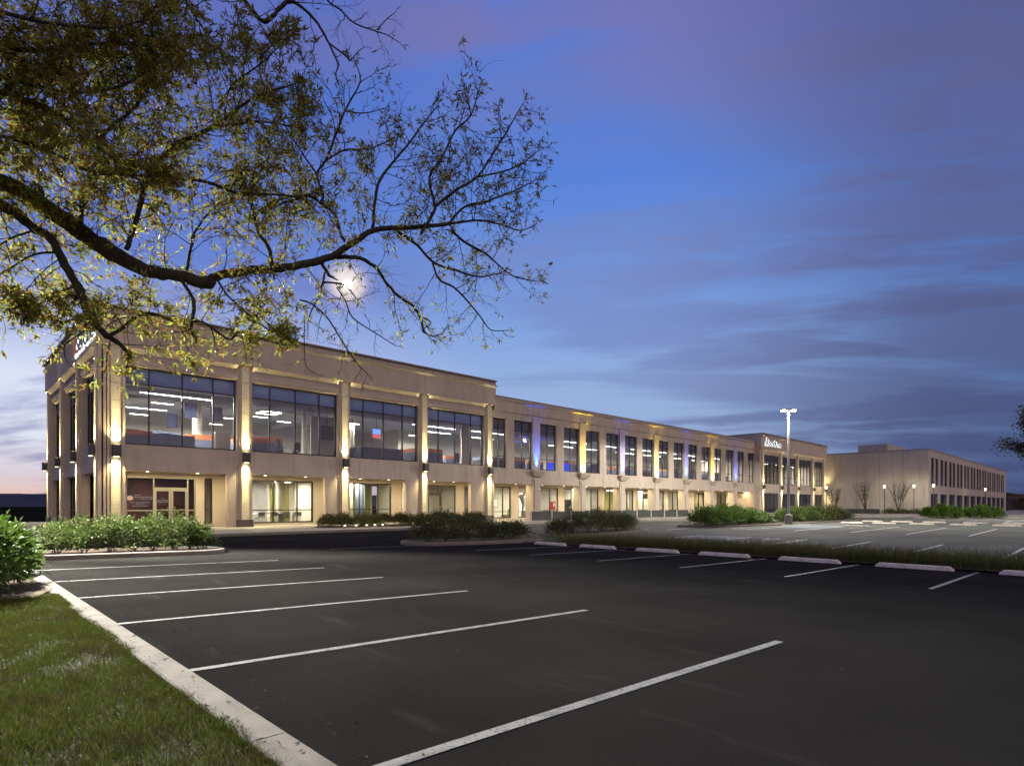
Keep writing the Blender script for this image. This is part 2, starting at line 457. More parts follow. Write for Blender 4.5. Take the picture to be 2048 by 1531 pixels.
SC.view_settings.view_transform = 'Standard'; SC.view_settings.look = 'None'
SC.view_settings.exposure = 0; SC.view_settings.gamma = 1; SC.view_settings.use_curve_mapping = False
SC.render.engine = 'CYCLES'
cy = SC.cycles
cy.use_denoising = True; cy.denoiser = 'OPENIMAGEDENOISE'
cy.max_bounces = 6; cy.diffuse_bounces = 3; cy.glossy_bounces = 3; cy.transparent_max_bounces = 10; cy.transmission_bounces = 2
cy.caustics_reflective = False; cy.caustics_refractive = False
cy.sample_clamp_indirect = 4.
cy.use_light_tree = True

def light(kind, name, loc, parent, power, col, rot=None, aim=None, **kw):
    l = bpy.data.lights.new(name, kind); l.energy = power; l.color = col
    for k, v in kw.items(): setattr(l, k, v)
    o = bpy.data.objects.new(name, l); COL.objects.link(o)
    o.parent = parent
    o.location = Vector(loc) - org(parent)
    if aim is not None: o.rotation_euler = Vector(aim).to_track_quat('-Z', 'Y').to_euler()
    elif rot is not None: o.rotation_euler = rot
    return o

# ------------------------------------------------------------------ ground
def sm(t):
    t = max(0., min(1., t)); return t * t * (3 - 2 * t)
def g(x, y):
    b = max(-.5, -.155 - .018 * (x - 1.7))
    if x < 1.7: b = -.155
    if x > 24: b = -.5 + .1 * sm((x - 24) / 20)
    t = sm((y - 21.5) / 9)
    return b * (1 - t) - .22 * t
def walkz(y):
    return -.015 * (37 - min(y, 37))

def sheet(name, x0, x1, y0, y1, m, h=0., step=1., fz=g, kind='structure'):
    nx = max(1, int(round((x1 - x0) / step))); ny = max(1, int(round((y1 - y0) / step)))
    b = MB()
    vs = [(x0 + (x1 - x0) * i / nx, y0 + (y1 - y0) * j / ny) for j in range(ny + 1) for i in range(nx + 1)]
    b.v = [(x, y, fz(x, y) + h) for x, y in vs]
    b.f = [(j * (nx + 1) + i, j * (nx + 1) + i + 1, (j + 1) * (nx + 1) + i + 1, (j + 1) * (nx + 1) + i) for j in range(ny) for i in range(nx)]
    b.m = [0] * len(b.f)
    return setp(b.build(name, m, recalc=False, smooth=True), kind=kind)

# one sheet to the horizon
b = MB(); n = 64
b.v = [(0, 0, -1.3)] + [(3500 * math.cos(2 * math.pi * k / n), 3500 * math.sin(2 * math.pi * k / n), -1.3) for k in range(n)]
b.f = [(0, 1 + k, 1 + (k + 1) % n) for k in range(n)]; b.m = [0] * n
setp(b.build('ground', M['earth']), kind='structure')

sheet('parking_lot', 1.52, 23., -25, 31.1, M['asphalt'])
sheet('road', -60, 1.52, 22.9, 31.1, M['asphalt'])
sheet('far_parking_lot', 23., 240, -60, 32.2, M['asphalt2'], step=2.)

# lawn soil with a slightly uneven surface
def lawnz(x, y):
    return -.035 + .02 * math.sin(x * 1.7 + y * .9) * math.sin(y * 1.1 - x * .6) - .02 * max(0, min(1, -x / 4))
sheet('lawn', -40, 1.3, -25, 20.3, M['soil'], step=.6, fz=lawnz)
# bark mulch bed under the near shrubs, ragged edge
rr = random.Random(3)
edge = [(1.3, 12.1)]
for k in range(1, 16):
    x = 1.3 - k * .32
    edge.append((x, 11.35 - .2 * math.sin(k * .9) + rr.uniform(-.09, .09) + .05 * k))
poly = edge + [(-6, 12.4), (-6, 20.3), (1.3, 20.3)]
b = MB(); b.add([(x, y, -.005) for x, y in poly], [tuple(range(len(poly)))])
setp(b.build('mulch_bed', M['mulch']), kind='structure')
b = MB()
for (x0, y0), (x1, y1) in zip(edge, edge[1:]):
    b.add([(x0, y0 + .08, .0), (x1, y1 + .08, .0), (x1, y1 - .30, -.012), (x0, y0 - .26, -.012)], [(0, 1, 2, 3)])
setp(b.build('thatch_edge', M['straw'], recalc=False), kind='structure')

# long kerb between lawn and lot
b = MB()
y = -24.
while y < 20.1:
    y2 = min(y + 3.05, 20.15)
    pr = [(1.285, -.3), (1.285, -.014), (1.30, -.002), (1.485, 0), (1.512, -.02), (1.535, -.3)]
    k = len(pr)
    b.add([(x, y + .006, z) for x, z in pr] + [(x, y2 - .006, z) for x, z in pr],
          [tuple(range(k)), tuple(range(2 * k - 1, k - 1, -1))] + [(i, i + k, (i + 1) % k + k, (i + 1) % k) for i in range(k)])
    y = y2
setp(b.build('kerb', M['concrete']), kind='structure')

def rounded(x0, x1, y0, y1, r, seg=7):
    pts = []
    for cx, cy, a0 in ((x1 - r, y0 + r, -90), (x1 - r, y1 - r, 0), (x0 + r, y1 - r, 90), (x0 + r, y0 + r, 180)):
        for k in range(seg + 1):
            a = R(a0 + 90 * k / seg); pts.append((cx + r * math.cos(a), cy + r * math.sin(a)))
    return pts
def inset(poly, w):
    n = len(poly); out = []
    for i in range(n):
        p0 = Vector(poly[i - 1]); p = Vector(poly[i]); p1 = Vector(poly[(i + 1) % n])
        d = (p1 - p0).normalized(); nrm = Vector((-d.y, d.x))
        out.append(tuple(p + nrm * w))
    return out
def densify(poly, step=1.):
    out = []
    n = len(poly)
    for i in range(n):
        a, c = Vector(poly[i]), Vector(poly[(i + 1) % n])
        k = max(1, int((c - a).length / step))
        for j in range(k): out.append(tuple(a.lerp(c, j / k)))
    return out
def island(poly, hgt=.15, w=.16, fill='mulch'):
    poly = densify(poly)
    q = inset(poly, w); n = len(poly)
    b = MB()
    o0 = [(x, y, g(x, y) - .1) for x, y in poly]; o1 = [(x, y, g(x, y) + hgt - .02) for x, y in poly]
    c1 = inset(poly, .025)
    o2 = [(x, y, g(x, y) + hgt) for x, y in c1]; i2 = [(x, y, g(x, y) + hgt) for x, y in q]; i1 = [(x, y, g(x, y) + hgt - .2) for x, y in q]
    b.v = o0 + o1 + o2 + i2 + i1
    for i in range(n):
        j = (i + 1) % n
        for a in range(4): b.f.append((a * n + i, a * n + j, (a + 1) * n + j, (a + 1) * n + i))
    b.m = [0] * len(b.f)
    setp(b.build('kerb', M['concrete']), kind='structure')
    cx = sum(p[0] for p in q) / n; cyy = sum(p[1] for p in q) / n
    b = MB(); b.v = [(cx, cyy, g(cx, cyy) + hgt + .02)] + [(x, y, g(x, y) + hgt - .035) for x, y in q]
    b.f = [(0, 1 + i, 1 + (i + 1) % n) for i in range(n)]; b.m = [0] * n
    setp(b.build('mulch_bed', M[fill], smooth=True), kind='structure')

island(rounded(-14, 7.05, 20.18, 22.7, 1.2))                    # left island
island(rounded(14.5, 22.6, 20.15, 22.6, 1.1))                   # middle island
island(rounded(25.0, 34.2, 21.5, 24.0, 1.1))                    # second island
island([(41.5, 23.2), (42.1, 22.2), (43.4, 21.3), (51.6, 20.1), (52.6, 20.4), (52.9, 21.4), (52.6, 24.2), (50, 25), (43, 25), (41.8, 24.3)])
island(rounded(57.2, 73.4, 19.9, 24.2, 1.3))
island([(90.6, 18.6), (91.6, 17.2), (96.6, 10.9), (99.0, 8.0), (100.2, 7.8), (100.4, 9.2), (94.4, 18.2), (92.4, 19.8), (91.0, 19.7)])

# strip of soil under the ornamental grass
sheet('planting_strip', 20.46, 22.9, -25, 20.1, M['mulch'], h=.05)

# sidewalks with kerb faces
b = MB()
def walk(poly, z0=-.45):
    n = len(poly)
    b.add([(x, y, z0) for x, y in poly] + [(x, y, walkz(y)) for x, y in poly],
          [tuple(range(n, 2 * n))] + [(i, (i + 1) % n, n + (i + 1) % n, n + i) for i in range(n)])
walk([(-12, 31.2), (33.5, 31.2), (36, 32.2), (86, 32.2), (86, 37.0), (-12, 37.0)])
setp(b.build('sidewalk', M['walk']), kind='structure')
b = MB()
walk([(-12, 37.0), (86, 37.0), (86, 39.84), (6.5, 39.84), (6.5, 60), (-12, 60)])
setp(b.build('entrance_paving', M['walk']), kind='structure')
b = MB()
p0 = [(-12, 31.05), (33.6, 31.05), (36.1, 32.05), (86.1, 32.05)]
p1 = [(-12, 31.2), (33.5, 31.2), (36, 32.2), (86, 32.2)]
for i in range(3):
    (ax, ay), (bx, by), (cx, cyy), (dx, dy) = p0[i], p0[i + 1], p1[i + 1], p1[i]
    b.add([(ax, ay, -.5), (bx, by, -.5), (bx, by, walkz(by)), (ax, ay, walkz(ay)), (cx, cyy, walkz(cyy) + .003), (dx, dy, walkz(dy) + .003)], [(0, 1, 2, 3), (3, 2, 4, 5)])
setp(b.build('kerb', M['concrete']), kind='structure')
b = MB()
fp = [(86.2, 32.05), (88.2, 25.2), (98.2, 18.0), (103, 8), (108, -20), (230, -20), (230, 21.1), (112.65, 21.1), (112.65, 36.1), (86.2, 36.1)]
b.add([(x, y, -.5) for x, y in fp] + [(x, y, -.12) for x, y in fp], [tuple(range(10, 20))] + [(i, (i + 1) % 10, 10 + (i + 1) % 10, 10 + i) for i in range(10)])
setp(b.build('sidewalk', M['walk']), kind='structure')
b = MB(); q = inset(fp, .2)
for i in range(5):
    j = i + 1
    b.add([(*fp[i], -.119), (*fp[j], -.119), (*q[j], -.112), (*q[i], -.112), (fp[i][0] - .03, fp[i][1] - .03, -.5), (fp[j][0] - .03, fp[j][1] - .03, -.5)], [(0, 1, 2, 3), (4, 5, 1, 0)])
setp(b.build('kerb', M['concrete']), kind='structure')

# painted lines, each a sheet 4 mm above the asphalt
def line(x0, y0, x1, y1, m='paint', w=.1):
    b = MB()
    d = Vector((x1 - x0, y1 - y0)); n = max(1, int(d.length / .7)); u = d.normalized(); p = Vector((-u.y, u.x)) * w / 2
    pts = [Vector((x0, y0)) + d * k / n for k in range(n + 1)]
    for a, c in zip(pts, pts[1:]):
        b.add([(*(q_), g(*q_) + .005) for q_ in (a + p, a - p, c - p, c + p)], [(0, 1, 2, 3)])
    setp(b.build('painted_line', M[m], recalc=False), kind='structure')
for y, y2 in ((-2.7, -2.85), (.1, -.05), (2.96, 2.78), (5.88, 5.65), (8.82, 8.46), (11.71, 11.33), (14.5, 14.09), (17.28, 16.91)): line(1.56, y, 7.08, y2)
for y in (-2.9, -.1, 2.73, 5.63, 8.46, 11.27, 14.2, 17.1): line(14.7, y, 20.3, y - .04)
line(10.6, 20.7, 14.4, 20.75)
for y in (2.8, 5.62, 8.5, 11.4, 14.4, 17.4): line(27.2, y, 32.7, y, 'paint2', .12)
for y in (0., 3., 5.9, 8.85, 11.9, 15.3, 18.6): line(41.4, y, 54.8, y + .3, 'paint2', .12)
line(37., 22.3, 41.3, 22.45, 'paint2', .16)
for y in (2.6, 5.4, 8.2, 11.1, 14., 16.9): line(78, y, 83.5, y, 'paint2', .12)

# accessible bays: blue hatched strip and the wheelchair sign
b = MB()
b.add([(x, y, g(x, y) + .004) for x, y in ((29.4, 14.7), (32.6, 14.7), (32.6, 17.2), (29.4, 17.2))], [(0, 1, 2, 3)])
setp(b.build('painted_hatching', M['bluepaint'], recalc=False), kind='structure')
b = MB()
b.add([(x, y, g(x, y) + .004) for x, y in ((47.2, 15.8), (53.0, 15.8), (53.0, 18.3), (47.2, 18.3))], [(0, 1, 2, 3)])
setp(b.build('painted_hatching', M['bluepaint'], recalc=False), kind='structure')
def isa(cx, cyy, s):
    b = MB()
    def P(u, v): x = cx - v * s; y = cyy - u * s; return (x, y, g(x, y) + .009)
    def stroke(pts, w):
        for a, c in zip(pts, pts[1:]):
            a = Vector(a); c = Vector(c); d = (c - a).normalized(); p = Vector((-d.y, d.x)) * w
            b.add([P(*(a + p)), P(*(a - p)), P(*(c - p)), P(*(c + p))], [(0, 1, 2, 3)])
    stroke([(.42 * math.cos(R(a)), -.3 + .42 * math.sin(R(a))) for a in range(120, 391, 18)], .05)
    stroke([(-.05, .62), (-.05, .1), (.38, .1), (.55, -.45), (.72, -.4)], .06)
    stroke([(-.05, .38), (.28, .38)], .05)
    b.add([P(-.05 + .11 * math.cos(R(a)), .8 + .11 * math.sin(R(a))) for a in range(0, 360, 30)], [tuple(range(12))])
    setp(b.build('painted_wheelchair_sign', M['paint2'], recalc=False), kind='structure')
isa(31.6, 12.9, .8); isa(42.2, 19.6, .8); isa(49.4, 13.9, .8)

# wooded hills along the horizon
def hills(name, a0, a1, dist, hmin, hmax, seed, m):
    b = MB(); r_ = random.Random(seed); n = 220
    ph = [r_.uniform(0, 6.28) for _ in range(6)]
    top = []
    for k in range(n + 1):
        t = k / n; a = R(a0 + (a1 - a0) * t)
        h = .5 + .25 * math.sin(t * 9 + ph[0]) + .15 * math.sin(t * 23 + ph[1]) + .08 * math.sin(t * 61 + ph[2]) + r_.uniform(-.03, .03)
        h = hmin + (hmax - hmin) * max(0, min(1, h))
        top.append((a, h))
    for a, h in top:
        for f, z in ((1., -1.4), (1.03, h * .6), (1.1, h), (1.3, h * .9), (1.6, -1.4)):
            b.v.append((dist * f * math.cos(a), dist * f * math.sin(a), z))
    for k in range(n):
        for j in range(4): b.f.append((k * 5 + j, (k + 1) * 5 + j, (k + 1) * 5 + j + 1, k * 5 + j + 1))
    b.m = [0] * len(b.f)
    setp(b.build(name, M[m], smooth=True), kind='structure')
hills('hills', 40, 150, 1100, 14, 24, 2, 'hill')
hills('treeline', -40, 25, 420, 6, 10, 5, 'hill')

# ------------------------------------------------------------------ office building
B = empty('office_building', (6, 37, 0), 'long two-storey beige office building with lit windows and a taller corner block', 'building')
YF = 37.; XL = 6.06; Y3 = 36.18; X2E = 85.5; X3E = 112.6
front = lambda u, d, z: (u, YF + d, z)
left = lambda u, d, z: (XL + d, u, z)
third = lambda u, d, z: (u, Y3 + d, z)

def wall_grid(mb, xf, u0, u1, z0, z1, d0, d1, holes, mi=0):
    us = sorted({u0, u1, *[h[0] for h in holes], *[h[1] for h in holes]}); us = [u for u in us if u0 <= u <= u1]
    zs = sorted({z0, z1, *[h[2] for h in holes], *[h[3] for h in holes]}); zs = [z for z in zs if z0 <= z <= z1]
    def solid(i, j):
        if i < 0 or j < 0 or i >= len(us) - 1 or j >= len(zs) - 1: return False
        uc = (us[i] + us[i + 1]) / 2; zc = (zs[j] + zs[j + 1]) / 2
        return not any(h[0] < uc < h[1] and h[2] < zc < h[3] for h in holes)
    for i in range(len(us) - 1):
        for j in range(len(zs) - 1):
            if not solid(i, j): continue
            a, c, e, f = us[i], us[i + 1], zs[j], zs[j + 1]
            mb.add([xf(a, d0, e), xf(c, d0, e), xf(c, d0, f), xf(a, d0, f)], [(0, 1, 2, 3)], mi)
            mb.add([xf(a, d1, e), xf(a, d1, f), xf(c, d1, f), xf(c, d1, e)], [(0, 1, 2, 3)], mi)
            if not solid(i - 1, j): mb.add([xf(a, d0, e), xf(a, d0, f), xf(a, d1, f), xf(a, d1, e)], [(0, 1, 2, 3)], mi)
            if not solid(i + 1, j): mb.add([xf(c, d0, e), xf(c, d1, e), xf(c, d1, f), xf(c, d0, f)], [(0, 1, 2, 3)], mi)
            if not solid(i, j - 1): mb.add([xf(a, d0, e), xf(a, d1, e), xf(c, d1, e), xf(c, d0, e)], [(0, 1, 2, 3)], mi)
            if not solid(i, j + 1): mb.add([xf(a, d0, f), xf(c, d0, f), xf(c, d1, f), xf(a, d1, f)], [(0, 1, 2, 3)], mi)

def fbox(mb, xf, u0, u1, d0, d1, z0, z1, mi=0):
    mb.add([xf(u, d, z) for z in (z0, z1) for u, d in ((u0, d0), (u1, d0), (u1, d1), (u0, d1))],
           [(0, 3, 2, 1), (4, 5, 6, 7), (0, 1, 5, 4), (1, 2, 6, 5), (2, 3, 7, 6), (3, 0, 4, 7)], mi)

def window(root, xf, u0, u1, z0, z1, d, mull=(), rails=(), spandrel=None, frame='bronze', gl='glass', sp='spandrel', name='window', fw=.09, mw=.065):
    """frame mesh with its pane (and spandrel glass above a rail) as sub-parts"""
    b = MB()
    e = .004
    fbox(b, xf, u0 + e, u0 + fw, d, d + .12, z0 + e, z1 - e); fbox(b, xf, u1 - fw, u1 - e, d, d + .12, z0 + e, z1 - e)
    fbox(b, xf, u0 + fw, u1 - fw, d, d + .12, z0 + e, z0 + fw); fbox(b, xf, u0 + fw, u1 - fw, d, d + .12, z1 - fw, z1 - e)
    for u in mull: fbox(b, xf, u - mw / 2, u + mw / 2, d - .012, d + .115, z0 + fw, z1 - fw)
    for z in list(rails) + ([spandrel] if spandrel else []):
        us = [u0 + fw] + [u for u in mull] + [u1 - fw]
        for a, c in zip(us, us[1:]):
            fbox(b, xf, a + (mw / 2 if a != us[0] else 0), c - (mw / 2 if c != us[-1] else 0), d - .004, d + .11, z - mw / 2, z + mw / 2)
    f = b.build(name, M[frame], root)
    top = spandrel if spandrel else z1 - fw
    b = MB(); b.add([xf(u, d + .05, z) for u, z in ((u0 + fw, z0 + fw), (u1 - fw, z0 + fw), (u1 - fw, top), (u0 + fw, top))], [(0, 1, 2, 3)])
    b.build('pane', M[gl], f, recalc=False)
    if spandrel:
        b = MB(); fbox(b, xf, u0 + fw, u1 - fw, d + .045, d + .09, spandrel + mw / 2, z1 - fw)
        b.build('spandrel_panel', M[sp], f)
    return f

def slope(mb, xf, u0, u1, prof):
    k = len(prof)
    mb.add([xf(u0, d, z) for d, z in prof] + [xf(u1, d, z) for d, z in prof],
           [tuple(range(k)), tuple(range(2 * k - 1, k - 1, -1))] + [(i, i + k, (i + 1) % k + k, (i + 1) % k) for i in range(k)])

def stone_panel(root, xf, uc, w, d0, d1, z0, z1, course=.92, skip=None):
    b = MB(); z = z0
    while z < z1 - .02:
        zt = min(z + course, z1)
        if skip and z < skip[0] < zt: zt = skip[0]
        fbox(b, xf, uc - w / 2, uc + w / 2, d0, d1, z, zt - .026)
        z = zt
    fbox(b, xf, uc - w / 2 + .01, uc + w / 2 - .01, d0 + .03, d1, z0 + .005, z1 - .02)
    return b.build('stone_panel', M['stone'], root)

def pier(root, xf, uc, z1, hw=.45, d0=.0, sides=True):
    """stepped wall pier, the pale stone panel is its own part"""
    b = MB()
    fbox(b, xf, uc - hw, uc + hw, d0 + .16, d0 + .62, .0, z1)
    fbox(b, xf, uc - hw + .12, uc + hw - .12, d0 + .08, d0 + .157, .45, z1)
    p = b.build('pier', M['stucco'], root)
    stone_panel(p, xf, uc, .44, d0, d0 + .078, .45, z1 - .003)
    b = MB(); fbox(b, xf, uc - hw - .03, uc + hw + .03, d0 - .03, d0 + .158, .0, .445)
    b.build('plinth', M['plinth'], p)
    return p

# --- corner block, front -------------------------------------------------
PC = [6.85, 13.5, 20.1, 26.75, 33.42]            # pier centres
ZF = 9.78; ZT = 11.82                             # fascia underside and roof line
op = []                                           # upper openings
for i in range(4): op.append((PC[i] + .438, PC[i + 1] - .438))
ground_seg = [12.52, 18.77, 25.2, 31.55]          # where each ground bay ends
W0 = 4.6; W1 = 8.85
b = MB()
holes = [(a, c, W0, W1) for a, c in op] + [(a, ground_seg[i], -.1, 3.2) for i, (a, c) in enumerate(op)]
wall_grid(b, front, 6.62, 33.87, 0., ZF, .19, .55, holes)
b.build('facade_wall', M['stucco'], B)
# moulded ledges above the upper windows
for i, (a, c) in enumerate(op):
    b = MB()
    fbox(b, front, a + .004, c - .004, .11, .187, 9.00, 9.16); fbox(b, front, a + .004, c - .004, .15, .187, 8.90, 8.99)
    b.build('window_moulding', M['stucco2'], B)
    b = MB(); slope(b, front, a + .01, c - .01, [(.187, ZF - .30), (.187, ZF - .004), (-.085, ZF - .004), (-.085, ZF - .03)]); b.build('cove', M['stucco2'], B)
# fascia band round the block, with coping
b = MB()
us_ = [5.97] + PC[1:4] + [34.05]
for a, c in zip(us_, us_[1:]): fbox(b, front, a + (.009 if a > 6 else 0), c - (.009 if c < 34 else 0), -.09, -.04, ZF + .003, ZT - .08)
fbox(b, front, 5.97, 34.05, -.038, .7, ZF + .003, ZT - .08)
fbox(b, front, 5.97, 6.6, .702, 19.7, ZF + .003, ZT - .08)
fbox(b, front, 33.2, 34.05, .702, 19.7, ZF + .003, ZT - .08)
pr = b.build('parapet', M['stucco'], B)
b = MB()
fbox(b, front, 5.77, 34.10, -.27, .75, ZT - .078, ZT); fbox(b, front, 5.77, 6.65, .752, 19.75, ZT - .078, ZT); fbox(b, front, 33.15, 34.10, .752, 19.75, ZT - .078, ZT)
slope(b, front, 5.80, 34.12, [(-.093, ZT - .62), (-.093, ZT - .42), (-.24, ZT - .42), (-.24, ZT - .46)])
slope(b, left, 36.91, 56.7, [(-.093, ZT - .62), (-.093, ZT - .42), (-.24, ZT - .42), (-.24, ZT - .46)])
b.build('coping', M['coping'], pr)
b = MB(); fbox(b, front, 6.6, 33.2, .7, 19.7, 9.9, 10.05); b.build('roof', M['roof'], B)
for i in range(1, 5): pier(B, front, PC[i], ZF)
# the corner pier turns the corner with grooves
b = MB()
fbox(b, front, XL, 7.30, .10, .62, 0, ZF); fbox(b, front, XL, 6.22, .0, .097, .45, ZF); fbox(b, front, 6.30, 6.42, .02, .097, .45, ZF); fbox(b, front, 6.48, 6.58, .04, .097, .45, ZF)
fbox(b, left, 37.10, 37.62, -.0, .4, 0, ZF)
cp = b.build('pier', M['stucco'], B)
stone_panel(cp, front, PC[0], .44, .0, .098, .45, ZF - .003)
b = MB(); fbox(b, front, XL - .03, 7.32, -.03, -.002, 0, .445); b.build('plinth', M['plinth'], cp)
for i, (a, c) in enumerate(op):
    window(B, front, a, c, W0, W1, .42, [a + 1.19, a + 2.85, a + 4.5], (), 7.95)

# --- corner block, left side ---------------------------------------------
LC = [37.45, 43.5, 49.8, 56.1]
b = MB()
lop = [(LC[i] + .5, LC[i + 1] - .5) for i in range(3)]
lh = [(a, c, W0, W1) for a, c in lop] + [(a, c, -.1 if i == 0 else .1, 3.15) for i, (a, c) in enumerate(lop)]
wall_grid(b, left, 37.62, 56.6, 0., ZF, .25, .6, lh)
b.build('facade_wall', M['stucco'], B)
for i, (a, c) in enumerate(lop):
    window(B, left, a, c, W0, W1, .48, [a + 1.1, a + 2.6, a + 4.1], (), 7.95, gl='darkglass')
    if i: window(B, left, a, c, .1, 3.15, .48, [a + 1.1, a + 2.6, a + 4.1], (1.0,), gl='darkglass')
    b = MB(); fbox(b, left, a + .004, c - .004, .13, .247, 9.00, 9.16); fbox(b, left, a + .004, c - .004, .18, .247, 8.90, 8.99)
    b.build('window_moulding', M['stucco2'], B)
    b = MB(); slope(b, left, a + .02, c - .02, [(.247, ZF - .34), (.247, ZF - .004), (-.085, ZF - .004), (-.085, ZF - .03)]); b.build('cove', M['stucco2'], B)
stone_panel(cp, left, 37.32, .44, -.085, -.003, .45, ZF - .003)
for c in LC[1:]: pier(B, left, c, ZF, d0=-.02)
# porch wall inside the first bay of the left side
b = MB(); fbox(b, left, 38.0, 42.95, 1.3, 1.5, 0, 3.14); b.build('porch_wall', M['stucco2'], B)

# --- middle wing ----------------------------------------------------------
ZR2 = 10.68
WX = [36.45 + 3.334 * i for i in range(-1, 15)]
WX[0] = 33.9
PX = [39.2 + 6.67 * k for k in range(7)]
b = MB()
holes = [(x, x + (2.27 if i else 1.6), 4.52, 8.8) for i, x in enumerate(WX)]
gop = [(34.05, 38.742)] + [(PX[k] + .458, PX[k + 1] - .458) for k in range(6)] + [(PX[6] + .458, 85.0)]
holes += [(a, c, -.1, 3.2) for a, c in gop]
wall_grid(b, front, 33.875, X2E, 0, 9.36, .12, .5, holes)
b.build('facade_wall', M['stucco'], B)
b = MB()
us_ = [34.06] + PX + [X2E]
for a, c in zip(us_, us_[1:]): fbox(b, front, a + .009, c - .009, .05, .11, 9.40, ZR2 - .06)
fbox(b, front, 34.06, X2E, .112, .6, 9.40, ZR2 - .06)
fbox(b, front, 34.06, X2E, .16, .5, 9.363, 9.398)
p2 = b.build('parapet', M['stucco'], B)
b = MB(); fbox(b, front, 34.11, X2E, .0, .65, ZR2 - .058, ZR2); slope(b, front, 34.11, X2E, [(.047, ZR2 - .44), (.047, ZR2 - .30), (-.06, ZR2 - .30), (-.06, ZR2 - .33)])
b.build('coping', M['coping'], p2)
b = MB(); fbox(b, front, 34.0, X2E, .6, 19.7, 9.3, 9.45); b.build('roof', M['roof'], B)
for i, x in enumerate(WX):
    w = 2.27 if i else 1.6
    window(B, front, x, x + w, 4.52, 8.8, .30, [x + w / 2], (5.55,), 7.9, sp='spandrel2')
for k, x in enumerate(PX):
    b = MB(); fbox(b, front, x - .47, x + .47, .03, .117, 4.50, 9.36); fbox(b, front, x - .47, x + .47, .03, .9, 0, 3.75)
    fbox(b, front, x - .30, x + .30, -.03, .028, 0, 3.75)
    p = b.build('pier', M['stucco2'], B)
    b = MB()      # corbel tray under each upper pilaster
    lo = [(x - .55, -.10), (x + .55, -.10), (x + .55, .115), (x - .55, .115)]; hi = [(x - .78, -.42), (x + .78, -.42), (x + .78, .115), (x - .78, .115)]
    b.add([front(u, d, 3.92) for u, d in lo] + [front(u, d, 4.34) for u, d in hi],
          [(3, 2, 1, 0), (0, 1, 5, 4), (1, 2, 6, 5), (2, 3, 7, 6), (3, 0, 4, 7)])
    fbox(b, front, x - .8, x + .8, -.44, -.36, 4.343, 4.44); fbox(b, front, x - .8, x - .72, -.358, .117, 4.343, 4.44); fbox(b, front, x + .72, x + .8, -.358, .117, 4.343, 4.44)
    fbox(b, front, x - .7, x + .7, -.34, .1, 4.25, 4.29)
    b.build('corbel', M['stucco'], B)

# --- sign block -------------------------------------------------------------
Z3F = 9.5; Z3 = 11.75
SC3 = [86.3, 92.95, 99.75, 106.6, 112.1]
w3 = [(SC3[i] + .55, SC3[i + 1] - .6) for i in range(4)]
b = MB()
wall_grid(b, third, X2E + .02, X3E, 0, Z3F, .19, .5, [(a, c, 4.45, 8.75) for a, c in w3] + [(a, c, .15, 3.1) for a, c in w3])
fbox(b, third, X2E + .02, X2E + .4, .5, 10, 0, Z3F)
b.build('facade_wall', M['stucco'], B)
b = MB(); fbox(b, third, X2E - .12, X3E + .1, -.07, .6, Z3F + .003, Z3 - .06); fbox(b, third, X2E - .12, X2E + .45, .602, 14, Z3F + .003, Z3 - .06)
p3 = b.build('parapet', M['stucco'], B)
b = MB(); fbox(b, third, X2E - .17, X3E + .15, -.25, .65, Z3 - .058, Z3); fbox(b, third, X2E - .17, X2E + .5, .652, 14, Z3 - .058, Z3)
slope(b, third, X2E - .14, X3E + .12, [(-.073, Z3 - .52), (-.073, Z3 - .36), (-.22, Z3 - .36), (-.22, Z3 - .40)])
b.build('coping', M['coping'], p3)
b = MB(); fbox(b, third, X2E + .45, X3E, .6, 14, 9.6, 9.75); b.build('roof', M['roof'], B)
for a, c in w3:
    t = (c - a) / 4
    window(B, third, a, c, 4.45, 8.75, .36, [a + t, a + 2 * t, a + 3 * t], (5.5,), 7.85, sp='spandrel2')
    window(B, third, a, c, .15, 3.1, .36, [a + t, a + 2 * t, a + 3 * t], (1.0,), gl='darkglass')
for a, c in w3:
    b = MB(); slope(b, third, a - .1, c + .1, [(.187, Z3F - .30), (.187, Z3F - .004), (-.065, Z3F - .004), (-.065, Z3F - .03)]); b.build('cove', M['stucco2'], B)
for x in SC3:
    b = MB(); fbox(b, third, x - .4, x + .4, .08, .187, 0, Z3F)
    p = b.build('pier', M['stucco'], B)
    stone_panel(p, third, x, .44, .0, .078, .3, Z3F - .003)

# --- ground-floor recess: rear wall, soffit, shop windows ---------------------
YB = 2.85                                       # depth of the recess behind the front
b = MB()
# rear openings (u0, u1, z0, z1)
rear1 = [(7.6, 11.55), (12.05, 12.52), (13.98, 19.2), (20.1, 20.9), (21.0, 25.65), (26.6, 27.2), (28.9, 32.1), (33.0, 33.6)]
rear2 = [(33.95, 38.72)] + [(39.68 + 6.67 * k, 45.42 + 6.67 * k) for k in range(4)] + [(66.4, 68.9), (72.9, 75.7), (79.2, 82.2)]
holes = [(a, c, .0 if i in (0, 6) else .12, 3.0) for i, (a, c) in enumerate(rear1)] + [(a, c, .12, 3.05) for a, c in rear2]
wall_grid(b, front, 6.7, X2E, -.02, 3.22, YB, YB + .25, holes)
b.build('recess_wall', M['stucco2'], B)
b = MB(); fbox(b, front, 6.7, X2E, .56, YB - .003, 3.22, 3.34); b.build('soffit', M['stucco2'], B)
b = MB(); fbox(b, left, 38.0, 42.95, .605, 1.29, 3.15, 3.3); b.build('soffit', M['stucco2'], B)
b = MB(); fbox(b, front, 6.68, 6.9, .63, YB - .004, 0, 3.21); b.build('recess_wall', M['stucco2'], B)

dz = YB + .06
